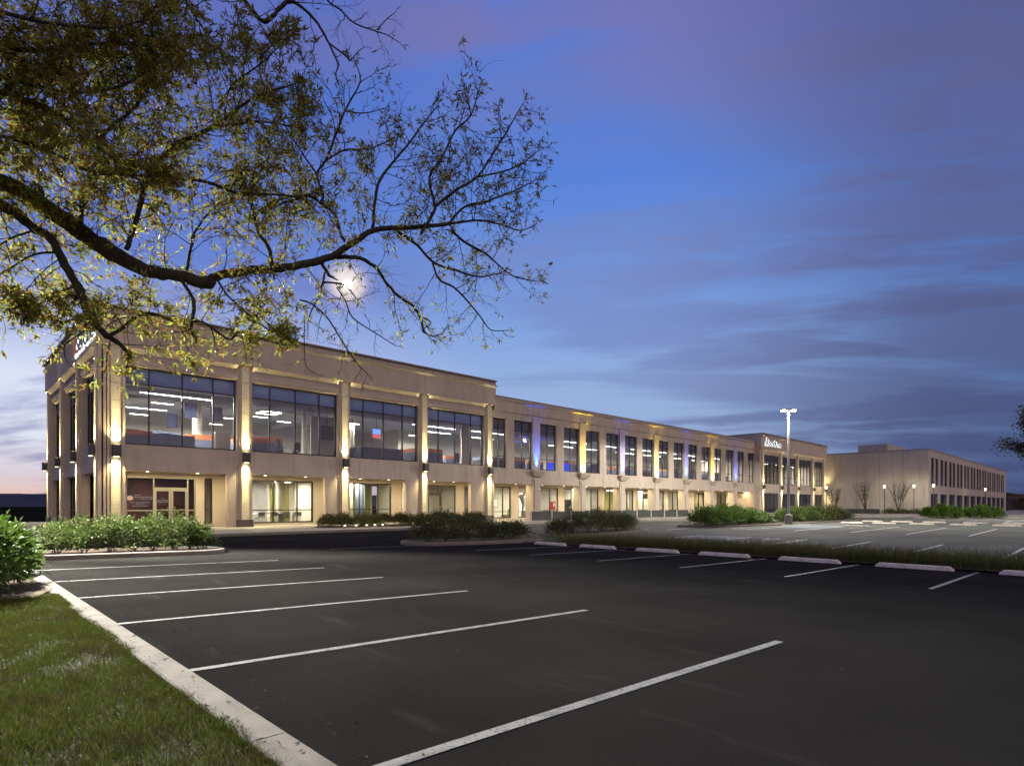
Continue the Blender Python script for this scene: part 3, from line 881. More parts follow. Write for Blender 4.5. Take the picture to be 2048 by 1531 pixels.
# entrance with double doors
b = MB()
for u in (7.6, 9.26, 11.10, 11.49): fbox(b, front, u, u + .06, dz, dz + .1, 0, 3.0)
for u0, u1 in ((7.66, 9.26), (9.32, 11.10), (11.16, 11.49)): fbox(b, front, u0, u1, dz, dz + .1, 2.93, 3.0); fbox(b, front, u0, u1, dz, dz + .1, 0, .1)
fbox(b, front, 7.66, 9.26, dz, dz + .1, .98, 1.05); fbox(b, front, 11.16, 11.49, dz, dz + .1, .98, 1.05); fbox(b, front, 9.32, 11.10, dz, dz + .1, 2.30, 2.38)
ent = b.build('entrance_frame', M['alu'], B)
b = MB()
for u0, u1, z0, z1 in ((7.66, 9.26, .1, 2.93), (11.16, 11.49, .1, 2.93), (9.32, 11.10, 2.38, 2.93)):
    b.add([front(u, dz + .05, z) for u, z in ((u0, z0), (u1, z0), (u1, z1), (u0, z1))], [(0, 1, 2, 3)])
b.build('pane', M['glass2'], ent, recalc=False)
for s, (u0, u1) in enumerate(((9.33, 10.195), (10.225, 11.09))):
    b = MB()
    fbox(b, front, u0, u0 + .1, dz + .01, dz + .07, .03, 2.29); fbox(b, front, u1 - .1, u1, dz + .01, dz + .07, .03, 2.29)
    fbox(b, front, u0 + .1, u1 - .1, dz + .01, dz + .07, 2.17, 2.29); fbox(b, front, u0 + .1, u1 - .1, dz + .01, dz + .07, .03, .26); fbox(b, front, u0 + .1, u1 - .1, dz + .012, dz + .068, 1.02, 1.07)
    d = b.build('entrance_door', M['alu'], B)
    b = MB(); b.add([front(u, dz + .04, z) for u, z in ((u0 + .1, .26), (u1 - .1, .26), (u1 - .1, 2.17), (u0 + .1, 2.17))], [(0, 1, 2, 3)])
    b.build('pane', M['glass2'], d, recalc=False)
    uh = u1 - .05 if s == 0 else u0 + .05
    un = uh - .13 if s == 0 else uh + .13
    b = MB(); b.tube([front(uh, dz, .92), front(uh, dz - .07, .92), front(un, dz - .07, .92), front(un, dz - .07, 1.22), front(uh, dz - .07, 1.22), front(uh, dz, 1.22)], .014, 6)
    b.build('handle', M['alu'], d)
def shop(a, c, mull, rail=1.0, z0=.12, z1=3.0):
    window(B, front, a, c, z0, z1, dz, mull, (rail,), gl='glass2', name='shop_window', mw=.06)
shop(12.05, 12.52, ())
shop(13.98, 19.2, (16.4, 18.05))
shop(20.1, 20.9, ()); shop(21.0, 25.65, (22.9, 24.5)); shop(26.6, 27.2, ()); shop(33.0, 33.6, ())
# glazed door in the fourth bay
b = MB()
for u in (28.9, 30.55, 32.03): fbox(b, front, u, u + .08, dz, dz + .1, 0, 3.0)
fbox(b, front, 28.98, 30.55, dz, dz + .1, 2.92, 3.0); fbox(b, front, 30.63, 32.03, dz, dz + .1, 2.92, 3.0); fbox(b, front, 28.98, 30.55, dz, dz + .1, 2.3, 2.4); fbox(b, front, 30.63, 32.03, dz, dz + .1, 0, .12)
fr = b.build('shop_window', M['bronze'], B)
b = MB()
for u0, u1, z0, z1 in ((28.98, 30.55, 2.4, 2.92), (30.63, 32.03, .12, 2.92)):
    b.add([front(u, dz + .05, z) for u, z in ((u0, z0), (u1, z0), (u1, z1), (u0, z1))], [(0, 1, 2, 3)])
b.build('pane', M['glass2'], fr, recalc=False)
b = MB()
u0, u1 = 29.2, 30.54
fbox(b, front, 28.985, u0 - .004, dz + .01, dz + .07, .0, 2.29)
fbox(b, front, u0, u0 + .12, dz + .01, dz + .07, .03, 2.29); fbox(b, front, u1 - .12, u1, dz + .01, dz + .07, .03, 2.29); fbox(b, front, u0 + .12, u1 - .12, dz + .01, dz + .07, 2.14, 2.29); fbox(b, front, u0 + .12, u1 - .12, dz + .01, dz + .07, .03, .25)
d = b.build('side_door', M['bronze'], B)
b = MB(); b.add([front(u, dz + .04, z) for u, z in ((u0 + .12, .25), (u1 - .12, .25), (u1 - .12, 2.14), (u0 + .12, 2.14))], [(0, 1, 2, 3)]); b.build('pane', M['glass2'], d, recalc=False)
b = MB(); b.tube([front(u1 - .06, dz, .95), front(u1 - .06, dz - .06, .95), front(u1 - .06, dz - .06, 1.25), front(u1 - .06, dz, 1.25)], .013, 6); b.build('handle', M['alu'], d)
for i, (a, c) in enumerate(rear2):
    w = c - a
    ml = [a + w / 2] if w < 3.2 else [a + w * .21, a + w * .5, a + w * .79]
    shop(a, c, ml, .72, .12, 3.05)

# --- floors, inner walls and ceilings that the windows show -------------------
b = MB(); fbox(b, front, 6.7, X3E - .1, .62, 19.3, 3.45, 4.36); b.build('floor_slab', M['carpet'], B)
b = MB(); fbox(b, front, 6.7, X3E - .1, .60, 19.3, 8.95, 9.1); b.build('office_ceiling', M['ceil'], B)
b = MB(); fbox(b, front, 6.7, 33.6, 19.1, 19.3, 4.36, 8.95); fbox(b, front, 33.6, X3E - .1, 14.0, 14.2, 4.36, 8.95)
fbox(b, front, 6.72, 6.9, .66, 19.1, 4.36, 8.95); fbox(b, front, 33.603, 33.75, 14.203, 19.3, 4.36, 8.95); b.build('inner_wall', M['wallwhite'], B)
b = MB(); fbox(b, front, 6.9, X2E, YB + .26, 12, 3.08, 3.2); b.build('lobby_ceiling', M['wallwhite'], B)
b = MB(); fbox(b, front, 6.9, X2E, YB + .26, 12, -.10, -.01); b.build('lobby_floor', M['tile'], B)
b = MB(); fbox(b, front, 13.6, 27.6, 9.0, 9.15, 0, 3.08); fbox(b, front, 27.7, 33.7, 7.6, 7.75, 0, 3.08); fbox(b, front, 33.8, 72.3, 8.2, 8.35, 0, 3.08); fbox(b, front, 72.5, X2E, 6.5, 6.65, 0, 3.08)
b.build('inner_wall', M['wallwhite'], B)
b = MB(); fbox(b, front, 6.9, 13.35, 7.4, 7.55, 0, 3.08); fbox(b, front, 6.92, 7.05, YB + .3, 7.4, 0, 3.08); b.build('inner_wall', M['wallred'], B)
for x in (13.45, 20.3, 27.64, 33.72, 52.2, 65.6, 72.4):
    b = MB(); fbox(b, front, x - .06, x + .06, YB + .26, 8.2, 0, 3.07); b.build('partition_wall', M['wallwhite'], B)
for a, c, d, m in ((14.6, 18.4, 8.96, 'wallgrey'), (18.6, 20.1, 8.96, 'olive'), (24.6, 27.4, 8.96, 'olive'), (28.0, 30.2, 7.56, 'walltan'), (47, 50.2, 8.16, 'wallgrey'), (60.2, 63, 8.16, 'olive'), (79.2, 83, 6.46, 'walltan')):
    b = MB(); fbox(b, front, a, c, d - .03, d, .05, 2.95); b.build('wall_panel', M[m], B)
for x0 in (21.15, 22.9):
    b = MB(); n = 26; w = 1.55 if x0 < 22 else .8
    pts = [(x0 + w * k / n, YB + .75 + .05 * math.sin(k * 1.9)) for k in range(n + 1)]
    b.add([front(u, d, z) for z in (.05, 2.98) for u, d in pts], [(k, k + 1, n + 2 + k, n + 1 + k) for k in range(n)])
    b.build('curtain', M['curtain2' if x0 < 22 else 'curtain'], B, smooth=True)

# lights in the soffit: lens part with its lamp
def downlight(x, y, z, p, col=(1, .80, .43), m='down', r=.07):
    b = MB(); b.lathe(x, y, [(r, z - .012), (r, z - .002)], 12)
    d = b.build('downlight', M[m], B)
    light('AREA', 'downlight_lamp', (x, y, z - .02), d, p, col, aim=(0, 0, -1), shape='RECTANGLE', size=2.2, size_y=.25)
for x in (8.6, 11.2, 15.2, 17.9, 22., 24.4, 28.6, 30.6): downlight(x, 38.3, 3.22, 115)
for k in range(8):
    for o in (-1.5, 1.6): downlight(36.2 + 6.67 * k + o, 38.3, 3.22, 100)
downlight(XL + .95, 40.5, 3.15, 80)

# ------------------------------------------------------------------ far plain building
X4 = 112.7; Y4 = 21.15; XE = 204.
B4 = empty('office_building', (X4, Y4, 0), 'plain pale windowless-sided building with tall paired windows, far right', 'building')
far = lambda u, d, z: (u, Y4 + d, z)
wins = []; gw = []
k = 0
while 114.4 + 7.25 * k + 5.7 < XE:
    a = 114.4 + 7.25 * k
    wins += [(a, a + 2.3, 4.5, 8.95), (a + 3.25, a + 5.55, 4.5, 8.95)]; gw.append((a - .1, a + 5.65, .3, 3.15)); k += 1
b = MB()
wall_grid(b, far, X4, XE, -.2, 10.1, 0, .4, wins + gw)
fbox(b, far, X4, X4 + .4, .4, 60, -.2, 10.1); fbox(b, far, XE - .4, XE, .4, 40, -.2, 10.1)
b.build('facade_wall', M['precast'], B4)
b = MB()
for j in range(1, 9): fbox(b, lambda u, d, z: (X4 + d, u, z), Y4 + 3.4 * j - .012, Y4 + 3.4 * j + .012, -.006, -.001, .0, 10.1)
b.build('wall_joints', M['plinth'], B4)
b = MB(); fbox(b, far, X4 - .06, XE + .06, -.06, .46, 10.103, 10.3); fbox(b, far, X4 - .06, X4 + .46, .462, 60, 10.103, 10.3); b.build('coping', M['coping'], B4)
b = MB(); fbox(b, far, X4 + .4, XE - .4, .4, 40, 9.7, 9.85); b.build('roof', M['roof'], B4)
b = MB(); fbox(b, far, 120, 132.6, 7.4, 12., 9.853, 12.1); b.build('penthouse', M['stucco'], B4)
for u0, u1, z0, z1 in wins: window(B4, far, u0, u1, z0, z1, .15, (), (), gl='darkglass', mw=.06, fw=.06)
for i, (u0, u1, z0, z1) in enumerate(gw): window(B4, far, u0, u1, z0, z1, .15, ((u0 + u1) / 2,), (), gl='glass' if i in (3, 4) else 'darkglass', mw=.9 if False else .12, fw=.06)
b = MB(); fbox(b, far, 134, 152, 5, 5.2, 0, 3.3); b.build('inner_wall', M['wallgrey'], B4)
b = MB(); fbox(b, far, 134, 152, .5, 5, 3.3, 3.4); b.build('lobby_ceiling', M['wallwhite'], B4)
for x in (138.5, 142, 145.6):
    b = MB(); b.lathe(x, Y4 + 2.5, [(.25, 3.2), (.25, 3.28)], 10); b.build('downlight', M['downw'], B4)

# low dark brick building beyond
LB = empty('low_building', (262, 24, 0), 'low dark brick building at the far right end, behind the orange lamp', 'building')
b = MB(); b.box(235, 290, 24, 38, -.5, 4.8); b.box(262, 290, 22, 23.99, -.5, 3.6); b.build('wall', M['brick'], LB)
b = MB(); b.box(234.6, 290.4, 23.6, 38.4, 4.803, 5.1); b.build('roof', M['roof'], LB)
for k in range(7):
    b = MB(); b.box(237 + k * 3.4, 238.6 + k * 3.4, 23.95, 23.99, 1., 3.2); b.build('window', M['darkglass'], LB)

# ------------------------------------------------------------------ wall lamps
def sconce(xf, u, d, z, label, aim_in, p=2200, scale=1.):
    o = xf(u, d, z)
    t = empty('wall_lamp', o, label, 'wall lamp', 'wall lamps on the building piers')
    b = MB()
    h = .31
    fbox(b, xf, u - .20, u + .20, d - .30, d - .05, z - h, z + h); fbox(b, xf, u - .12, u + .12, d - .05, d, z - .2, z + .2)
    b.build('body', M['metaldark'], t, bevel=.01)
    for s in (1, -1):
        b = MB(); zz = z + s * (h + .004)
        fbox(b, xf, u - .13, u + .13, d - .25, d - .09, zz - .002, zz + .002)
        b.build('lens', M['sconce'], t)
        q = xf(u, d - .17, z + s * (h + .02))
        av = Vector((aim_in[0] * .035, aim_in[1] * .035, s))
        light('SPOT', 'lamp', q, t, p * 1.15, (1, .86, .44), aim=av, spot_size=R(19), spot_blend=1., shadow_soft_size=.06)
        light('SPOT', 'lamp', q, t, p * .42, (1, .83, .40), aim=Vector((aim_in[0] * .1, aim_in[1] * .1, s)), spot_size=R(100), spot_blend=1., shadow_soft_size=.08)
    return t
for i, x in enumerate(PC):
    sconce(front, x, -.002, 4.2, 'dark up-and-down wall lamp on the %s pier of the tall front, from the corner' % ORD[i], (0, 1))
for i, c in enumerate([37.32] + LC[1:]):
    sconce(left, c, -.09 if i == 0 else -.022, 4.2, 'dark box wall lamp on the %s pier of the left side, from the corner' % ORD[i], (1, 0), 2600)
for i, x in enumerate(SC3):
    sconce(third, x, -.002, 3.95, 'small dark wall lamp on the %s pier of the block under the bright white sign' % ORD[i], (0, 1), 2200)

def uplight(k, x, col, p):
    n = 'blue' if k % 2 == 0 else 'yellow'
    o = front(x, -.16, 4.30)
    t = empty('flood_light', o, '%s floodlight in the %s pilaster tray of the long wing, from the left' % (n, ORD[k]), 'floodlight', 'coloured floodlights in the pilaster trays')
    b = MB(); fbox(b, front, x - .16, x + .16, -.27, -.07, 4.294, 4.37); b.build('housing', M['black'], t)
    b = MB(); fbox(b, front, x - .13, x + .13, -.24, -.10, 4.372, 4.377); b.build('lens', M['tubeblue'] if n == 'blue' else M['sconce'], t)
    light('SPOT', 'lamp', front(x, -.17, 4.40), t, p, col, aim=(0, .10 if k % 2 == 0 else .05, 1), spot_size=R(36), spot_blend=1., shadow_soft_size=.05)
    if n == 'yellow': light('SPOT', 'lamp', front(x, -.17, 4.40), t, p * .09, (1, .8, .3), aim=(0, .12, 1), spot_size=R(110), spot_blend=1., shadow_soft_size=.05)
for k, x in enumerate(PX):
    uplight(k, x, (.02, .09, 1) if k % 2 == 0 else (1, .70, .0), 5500 if k % 2 == 0 else 7500)

# ------------------------------------------------------------------ signs
def text_mesh(name, body, size, mats, xf, u0, d, z0, width=None, ext=.04, parent=None, offset=0., align='LEFT', hmax=None):
    cu = bpy.data.curves.new(name, 'FONT'); cu.body = body; cu.size = size; cu.extrude = 0; cu.align_x = align; cu.offset = offset
    cu.resolution_u = 3
    o = bpy.data.objects.new(name, cu); COL.objects.link(o)
    bpy.context.view_layer.update()
    me = bpy.data.meshes.new_from_object(o.evaluated_get(bpy.context.evaluated_depsgraph_get()))
    vs = [tuple(v.co) for v in me.vertices]; fs = [tuple(p.vertices) for p in me.polygons]
    bpy.data.objects.remove(o); bpy.data.meshes.remove(me)
    x0 = min(v[0] for v in vs); x1 = max(v[0] for v in vs)
    s = width / (x1 - x0) if width else 1.
    cx0 = x0 if align == 'LEFT' else 0
    b = MB()
    n = len(vs)
    P = lambda v, dd: xf(u0 + (v[0] - cx0) * s, dd, z0 + v[1])
    allv = [P(v, d - ext) for v in vs] + ([P(v, d) for v in vs] if ext else [])
    af = list(fs)
    if ext:
        af += [tuple(i + n for i in reversed(f)) for f in fs]
        cnt = {}
        for f in fs:
            for a, c in zip(f, f[1:] + f[:1]): cnt[(a, c)] = 1
        for a, c in cnt:
            if (c, a) not in cnt: af.append((c, a, a + n, c + n))
    b.add(allv, af)
    return b.build(name, mats, parent, recalc=bool(ext))

LOGO = [[(.0, .0), (.16, .0), (.62, .98), (.46, .98)], [(.46, .98), (.62, .98), (.72, .0), (.58, .0)], [(.18, .28), (.62, .28), (.60, .44), (.26, .44)], [(-.14, .0), (-.02, .0), (.12, .34), (.0, .34)]]
def lit_sign(name, label, xf, u0, z0, h, flip, d, body, wide, logomat, parent_grp='lit signs on the parapets'):
    m = (lambda u, dd, z: xf(-u, dd, z)) if flip else xf
    uu = -u0 if flip else u0
    t = empty(name, xf(u0, d, z0), label, 'sign', parent_grp)
    # halo: glowing letters a little fatter behind grey faces
    text_mesh('letter_halo', body, h * 1.40, M['halo'], m, uu + h * 1.05, d, z0, wide, .05, t, .028)
    text_mesh('letter_face', body, h * 1.40, M['letter'], m, uu + h * 1.05, d - .09, z0 + .02, wide, .04, t, .0)
    b = MB(); b2 = MB()
    for q in LOGO:
        c = (sum(p[0] for p in q) / 4, sum(p[1] for p in q) / 4)
        for bb, k, dd, e in ((b, 1.18, d, .05), (b2, .86, d - .09, .04)):
            pts = [((p[0] - c[0]) * k + c[0], (p[1] - c[1]) * k + c[1]) for p in q]
            j = LOGO.index(q) * .003
            bb.add([m(uu + (p[0] + .12) * h, dd - e - j, z0 + p[1] * h * 1.1) for p in pts] + [m(uu + (p[0] + .12) * h, dd - j, z0 + p[1] * h * 1.1) for p in pts],
                   [(0, 1, 2, 3), (7, 6, 5, 4), (0, 4, 5, 1), (1, 5, 6, 2), (2, 6, 7, 3), (3, 7, 4, 0)])
    b.build('logo_halo', M['halo'], t); b2.build('logo_face', M[logomat], t)
    return t
lit_sign('lit_sign', 'bright white lit letter sign on the parapet right of the long wing', third, 86.55, 10.02, 1.0, False, -.08, 'SevOne', 4.9, 'letter')
left_out = lambda u, d, z: (XL + d, u, z)
lit_sign('lit_sign', 'white lit letter sign with an orange emblem on the left side parapet', left_out, 42.9, 10.0, .95, True, -.10, 'SevOne', 4.9, 'signorange')

# lettering on the entrance glass
t = empty('window_lettering', front(7.95, dz, 1.6), 'white lettering and orange round emblem on the glass left of the entrance doors', 'lettering')
gx = lambda u, d, z: front(u, dz + .035 + d, z)
text_mesh('letter_line', 'UNIVERSITY', .085, M['decal'], gx, 8.28, 0, 1.88, .40, 0, t)
text_mesh('letter_line', 'School of Nursing', .12, M['decal'], gx, 8.28, 0, 1.76, .95, 0, t)
text_mesh('letter_line', 'Science in Action', .08, M['decal'], gx, 8.62, 0, 1.66, .6, 0, t)
text_mesh('letter_line', '550 S. College Avenue', .095, M['decal'], gx, 8.12, 0, 1.46, .95, 0, t)
text_mesh('letter_line', 'Suite 115', .095, M['decal'], gx, 8.38, 0, 1.35, .42, 0, t)
text_mesh('letter_line', 'Newark, DE 19713', .095, M['decal'], gx, 8.20, 0, 1.24, .80, 0, t)
b = MB()
b.add([gx(8.08 + .17 * math.cos(R(a)), 0, 1.72 + .17 * max(-.6, math.sin(R(a)))) for a in range(-30, 211, 20)], [tuple(range(13))])
b.build('emblem_ground', M['decal'], t, recalc=False)
b = MB(); b.add([gx(8.08 + u, -.004, 1.72 + z) for u, z in ((0, -.17), (.06, .0), (.11, .11), (.0, .05), (-.11, .11), (-.06, .0))], [(0, 1, 2, 3, 4, 5)]); b.build('emblem_figure', M['decal2'], t, recalc=False)
t = empty('window_lettering', front(9.5, dz, 1.6), 'small white lettering on the left leaf of the entrance doors', 'lettering')
gd = lambda u, d, z: front(u, dz + .03 + d, z)
text_mesh('letter_line', 'The', .09, M['decal'], gd, 9.71, 0, 1.70, .12, 0, t)
text_mesh('letter_line', 'School of Nursing', .1, M['decal'], gd, 9.49, 0, 1.59, .56, 0, t)
text_mesh('letter_line', 'Simulation Center', .1, M['decal'], gd, 9.49, 0, 1.49, .56, 0, t)

# ------------------------------------------------------------------ office interior, upper floor
FZ = 4.36
def pendant(x, y, ln, lab, z=8.0, m='tube', w=.065):
    t = empty('ceiling_lamp', (x, y, z), lab, 'ceiling lamp', 'lit ceiling lamps of the upper office')
    b = MB(); b.box(x, x + ln, y - w / 2, y + w / 2, z + .012, z + .08); b.tube([(x + .3, y, z + .08), (x + .3, y, 8.95)], .006, 4); b.tube([(x + ln - .3, y, z + .08), (x + ln - .3, y, 8.95)], .006, 4)
    b.build('housing', M['white'], t)
    b = MB(); b.box(x + .01, x + ln - .01, y - w / 2 + .008, y + w / 2 - .008, z, z + .01); b.build('tube', M[m], t)
    light('AREA', 'lamp', (x + ln / 2, y, z - .02), t, (640 if y > 0 and x < 33.6 else 380) * min(1.6, .45 + ln / 4) * (1 if m == 'tube' else .22), (1, .93, .80) if m == 'tube' else (.05, .1, 1), aim=(0, 0, -1), shape='RECTANGLE', size=ln - .06, size_y=w - .03)
WL_ = 'in the %s wide upper window'
pendant(8.7, 40.5, 3.95, 'long white tube lamp nearest the glass ' + WL_ % 'first', w=.11)
pendant(10.1, 44., 1.3, 'short white tube lamp, second row back, ' + WL_ % 'first')
pendant(9.3, 47.2, 2.5, 'middling tube lamp, third row back, ' + WL_ % 'first')
pendant(10.2, 50.5, 1.2, 'short tube lamp farthest back ' + WL_ % 'first')
pendant(15.9, 48., .9, 'short tube lamp, upper of two at the right edge ' + WL_ % 'first')
pendant(16.2, 52.3, 1., 'short tube lamp, lower of two at the right edge ' + WL_ % 'first')
pendant(17.2, 45.6, 1.1, 'short slanting tube lamp left of centre ' + WL_ % 'second')
pendant(19.6, 47.0, 1.1, 'short tube lamp under the pale ceiling ' + WL_ % 'second')
pendant(24.2, 44., 1., 'small tube lamp at the left edge ' + WL_ % 'third')
pendant(31.0, 44., 1., 'small tube lamp at the right edge ' + WL_ % 'third')
pendant(28.4, 41., 4.6, 'long tube lamp in front ' + WL_ % 'fourth')
pendant(31.2, 44., 3.6, 'long tube lamp in the second row ' + WL_ % 'fourth')
pendant(32.5, 47.5, 1.6, 'short tube lamp farthest back ' + WL_ % 'fourth')
for j, y in enumerate((40.8, 44.6)):
    for k in range(8):
        x = 34.4 + 6.3 * k + j * 2.2
        if x > 83: break
        blue = k == 1
        pendant(x, y, 4.2, '%s tube lamp behind the narrow upper windows, %s from the left in the %s row' % ('blue' if blue else 'white', ORD[k], ('front', 'back')[j]), m='tubeblue' if blue else 'tube')
for k in range(4):
    pendant(88 + 6.7 * k, 40.5, 3.5, 'tube lamp behind the %s upper window of the block under the white sign' % ORD[k])
# square ring lamp
t = empty('ring_lamp', (17., 42.2, 7.9), 'square white ring lamp ' + WL_ % 'second', 'ceiling lamp')
b = MB(); q = .65
for (x0, x1, y0, y1) in ((-q, q, -q, -q + .09), (-q, q, q - .09, q), (-q, -q + .09, -q + .09, q - .09), (q - .09, q, -q + .09, q - .09)): b.box(17 + x0, 17 + x1, 42.2 + y0, 42.2 + y1, 7.85, 7.86)
b.build('tube', M['tube'], t)
b = MB()
for (x0, x1, y0, y1) in ((-q, q, -q, -q + .1), (-q, q, q - .1, q), (-q, -q + .1, -q + .1, q - .1), (q - .1, q, -q + .1, q - .1)): b.box(17 + x0, 17 + x1, 42.2 + y0, 42.2 + y1, 7.863, 7.95)
for sx_ in (-1, 1): b.tube([(17 + sx_ * .6, 42.2, 7.95), (17 + sx_ * .6, 42.2, 8.95)], .006, 4)
b.build('frame', M['white'], t)

def cloud_panel(x0, x1, y0, y1, z, lab):
    t = empty('ceiling_panel', ((x0 + x1) / 2, (y0 + y1) / 2, z), lab, 'ceiling panel', 'hung ceiling panels of the upper office')
    b = MB()
    n = 10
    vs = []
    for i in range(n + 1):      # gently folded panel
        u = i / n; x = x0 + (x1 - x0) * u
        zz = z + .22 * math.sin(u * math.pi)
        vs += [(x, y0, zz), (x, y1, zz + .12), (x, y1, zz + .2), (x, y0, zz + .08)]
    b.add(vs, [(i * 4 + k, i * 4 + (k + 1) % 4, i * 4 + 4 + (k + 1) % 4, i * 4 + 4 + k) for i in range(n) for k in range(4)] + [(0, 1, 2, 3), (n * 4 + 3, n * 4 + 2, n * 4 + 1, n * 4)])
    b.build('panel', M['cloud'], t)
    b = MB()
    for x in (x0 + .3, x1 - .3): b.tube([(x, (y0 + y1) / 2, z + .25), (x, (y0 + y1) / 2, 8.95)], .008, 4)
    b.build('hanger', M['alu'], t)
cloud_panel(8.2, 14.5, 45.4, 49, 8.25, 'pale folded ceiling panel ' + WL_ % 'first')
cloud_panel(15., 21., 43.8, 48.6, 8.1, 'pale folded ceiling panel ' + WL_ % 'second')
cloud_panel(21.6, 25.2, 42.2, 46., 8.2, 'pale folded ceiling panel ' + WL_ % 'third')
def duct(pts, r, lab):
    t = empty('air_duct', pts[0], lab, 'air duct', 'round metal ducts under the office ceiling')
    b = MB(); b.tube(pts, r, 14); b.build('pipe', M['duct'], t, smooth=True)
    b = MB()
    for i in range(1, 5):
        p = Vector(pts[0]).lerp(Vector(pts[-1]), i / 5) if len(pts) == 2 else Vector(pts[min(i, len(pts) - 1)])
        b.tube([p + Vector((0, 0, r - .01)), p + Vector((0, 0, r + .4))], .015, 4)
    b.build('hanger', M['alu'], t)
duct([(8, 42.4, 8.4), (13, 42.6, 8.4), (20, 42.4, 8.45)], .28, 'thick duct crossing the top ' + WL_ % 'first')
duct([(15.5, 40.2, 8.3), (18, 40.9, 8.35), (20.5, 43, 8.35), (21.4, 47, 8.35), (21.4, 52, 8.35)], .33, 'curved duct bending away ' + WL_ % 'second')
duct([(21, 40.2, 8.35), (27, 41.4, 8.35), (33, 40.2, 8.35)], .24, 'duct running level ' + WL_ % 'third')
duct([(34.2, 42.2, 8.4), (60, 42.2, 8.4), (85, 42.2, 8.4)], .3, 'long straight duct behind the narrow upper windows')

def column(x, y, z0, z1, lab, r=.22, m='wallwhite'):
    t = empty('round_column', (x, y, z0), lab, 'column', 'round columns inside the windows')
    b = MB(); b.lathe(x, y, [(r, z0), (r, z1)], 20, cap=False); b.build('shaft', M[m], t, smooth=True)
    b = MB(); b.lathe(x, y, [(r + .05, z0 + .001), (r + .05, z0 + .12), (r + .003, z0 + .125)], 20); b.build('base', M['wallgrey'], t)
column(12.9, 44.2, FZ, 8.95, 'pale column at the right ' + WL_ % 'first', .3)
column(18.9, 40.6, FZ, 8.95, 'pale column in the middle ' + WL_ % 'second', .2)
column(24.6, 44.2, FZ, 8.95, 'pale column left of the screen ' + WL_ % 'third')
column(29.4, 41.6, FZ, 8.95, 'bright slim column ' + WL_ % 'fourth', .18)
column(17.75, 42., 0, 3.07, 'brightly lit round column in the ground-floor meeting room', .3)

def cubicle(x, y, w, d, h, lab, mtop='orange', base='fabric'):
    """desk pod: fabric screens with a coloured top band, desk and monitors"""
    t = empty('desk_pod', (x, y, FZ), lab, 'desk', 'office desk pods on the upper floor')
    b = MB(); b.box(x, x + w, y, y + .06, FZ, FZ + h * .8); b.box(x, x + .06, y + .063, y + d, FZ, FZ + h * .8); b.box(x + w - .06, x + w, y + .063, y + d, FZ, FZ + h * .8)
    b.build('screen', M[base], t)
    b = MB(); b.box(x, x + w, y, y + .06, FZ + h * .8 + .003, FZ + h); b.box(x, x + .06, y + .063, y + d, FZ + h * .8 + .003, FZ + h); b.build('top_band', M[mtop], t)
    b = MB(); b.box(x + .063, x + w - .063, y + .07, y + .75, FZ + .70, FZ + .74); b.build('desk_top', M['white'], t)
    for k in range(max(1, int(w / 1.5))):
        cx = x + .8 + 1.4 * k
        if cx > x + w - .4: break
        b = MB(); b.box(cx - .28, cx + .28, y + .3, y + .33, FZ + .95, FZ + 1.32); b.box(cx - .03, cx + .03, y + .325, y + .36, FZ + .742, FZ + 1.1); b.box(cx - .12, cx + .12, y + .25, y + .42, FZ + .741, FZ + .76)
        b.build('monitor', M['black'], t)
pods = [(7.4, 39.2, 1.7, 1.7, 1.25, 'left edge', 'first', 'orange'), (9.2, 40.2, 2.4, 2, 1.25, 'middle', 'first', 'fabric'), (8.2, 43.4, 3.4, 2, 1.75, 'second row', 'first', 'fabric'), (12., 43.2, 3.6, 2, 1.7, 'right, long orange top', 'first', 'orange'),
        (14.1, 39.8, 1.9, 2, 1.35, 'left', 'second', 'orange'), (15.4, 42.2, 2.6, 2, 1.8, 'second row', 'second', 'orange'), (22.8, 39.6, 3.6, 2, 1.35, 'centre, blue-grey', 'third', 'fabric'), (21.2, 41.6, 1.7, 2, 1.8, 'left, brown-topped', 'third', 'woodbrown'),
        (27.4, 39.2, 1.5, 1.8, 1.5, 'left', 'fourth', 'orange'), (29.6, 40.4, 1.5, 2, 1.7, 'middle', 'fourth', 'orange'), (32., 41.2, 1.6, 2, 1.3, 'right', 'fourth', 'orange')]
for x, y, w, d, h, a, n_, mt in pods:
    cubicle(x, y, w, d, h, 'blue-grey desk pod with %s band, %s, %s' % ({'orange': 'orange', 'fabric': 'plain', 'woodbrown': 'brown'}[mt], a, WL_ % n_), mt)
for k in range(15):
    x = 34.6 + 3.334 * k
    mt = 'orange' if k in (1, 2, 3, 6, 9) else 'fabric'
    cubicle(x + .2, 39. + (k % 3) * .7, 2.3, 1.8, 1.25 + .2 * (k % 2), 'low desk pod with %s top band behind the %s narrow upper window' % ('an orange' if mt == 'orange' else 'a plain', ORD[k]), mt, 'fabric' if k % 4 else 'black')
# blue-lit counter behind the fourth narrow window
b = MB(); b.box(43.3, 46.2, 38.9, 39.4, FZ, FZ + 1.15)
setp(b.build('lit_counter', M['bluewall'], bevel=.02), 'glowing blue counter behind the fourth narrow upper window', 'counter')

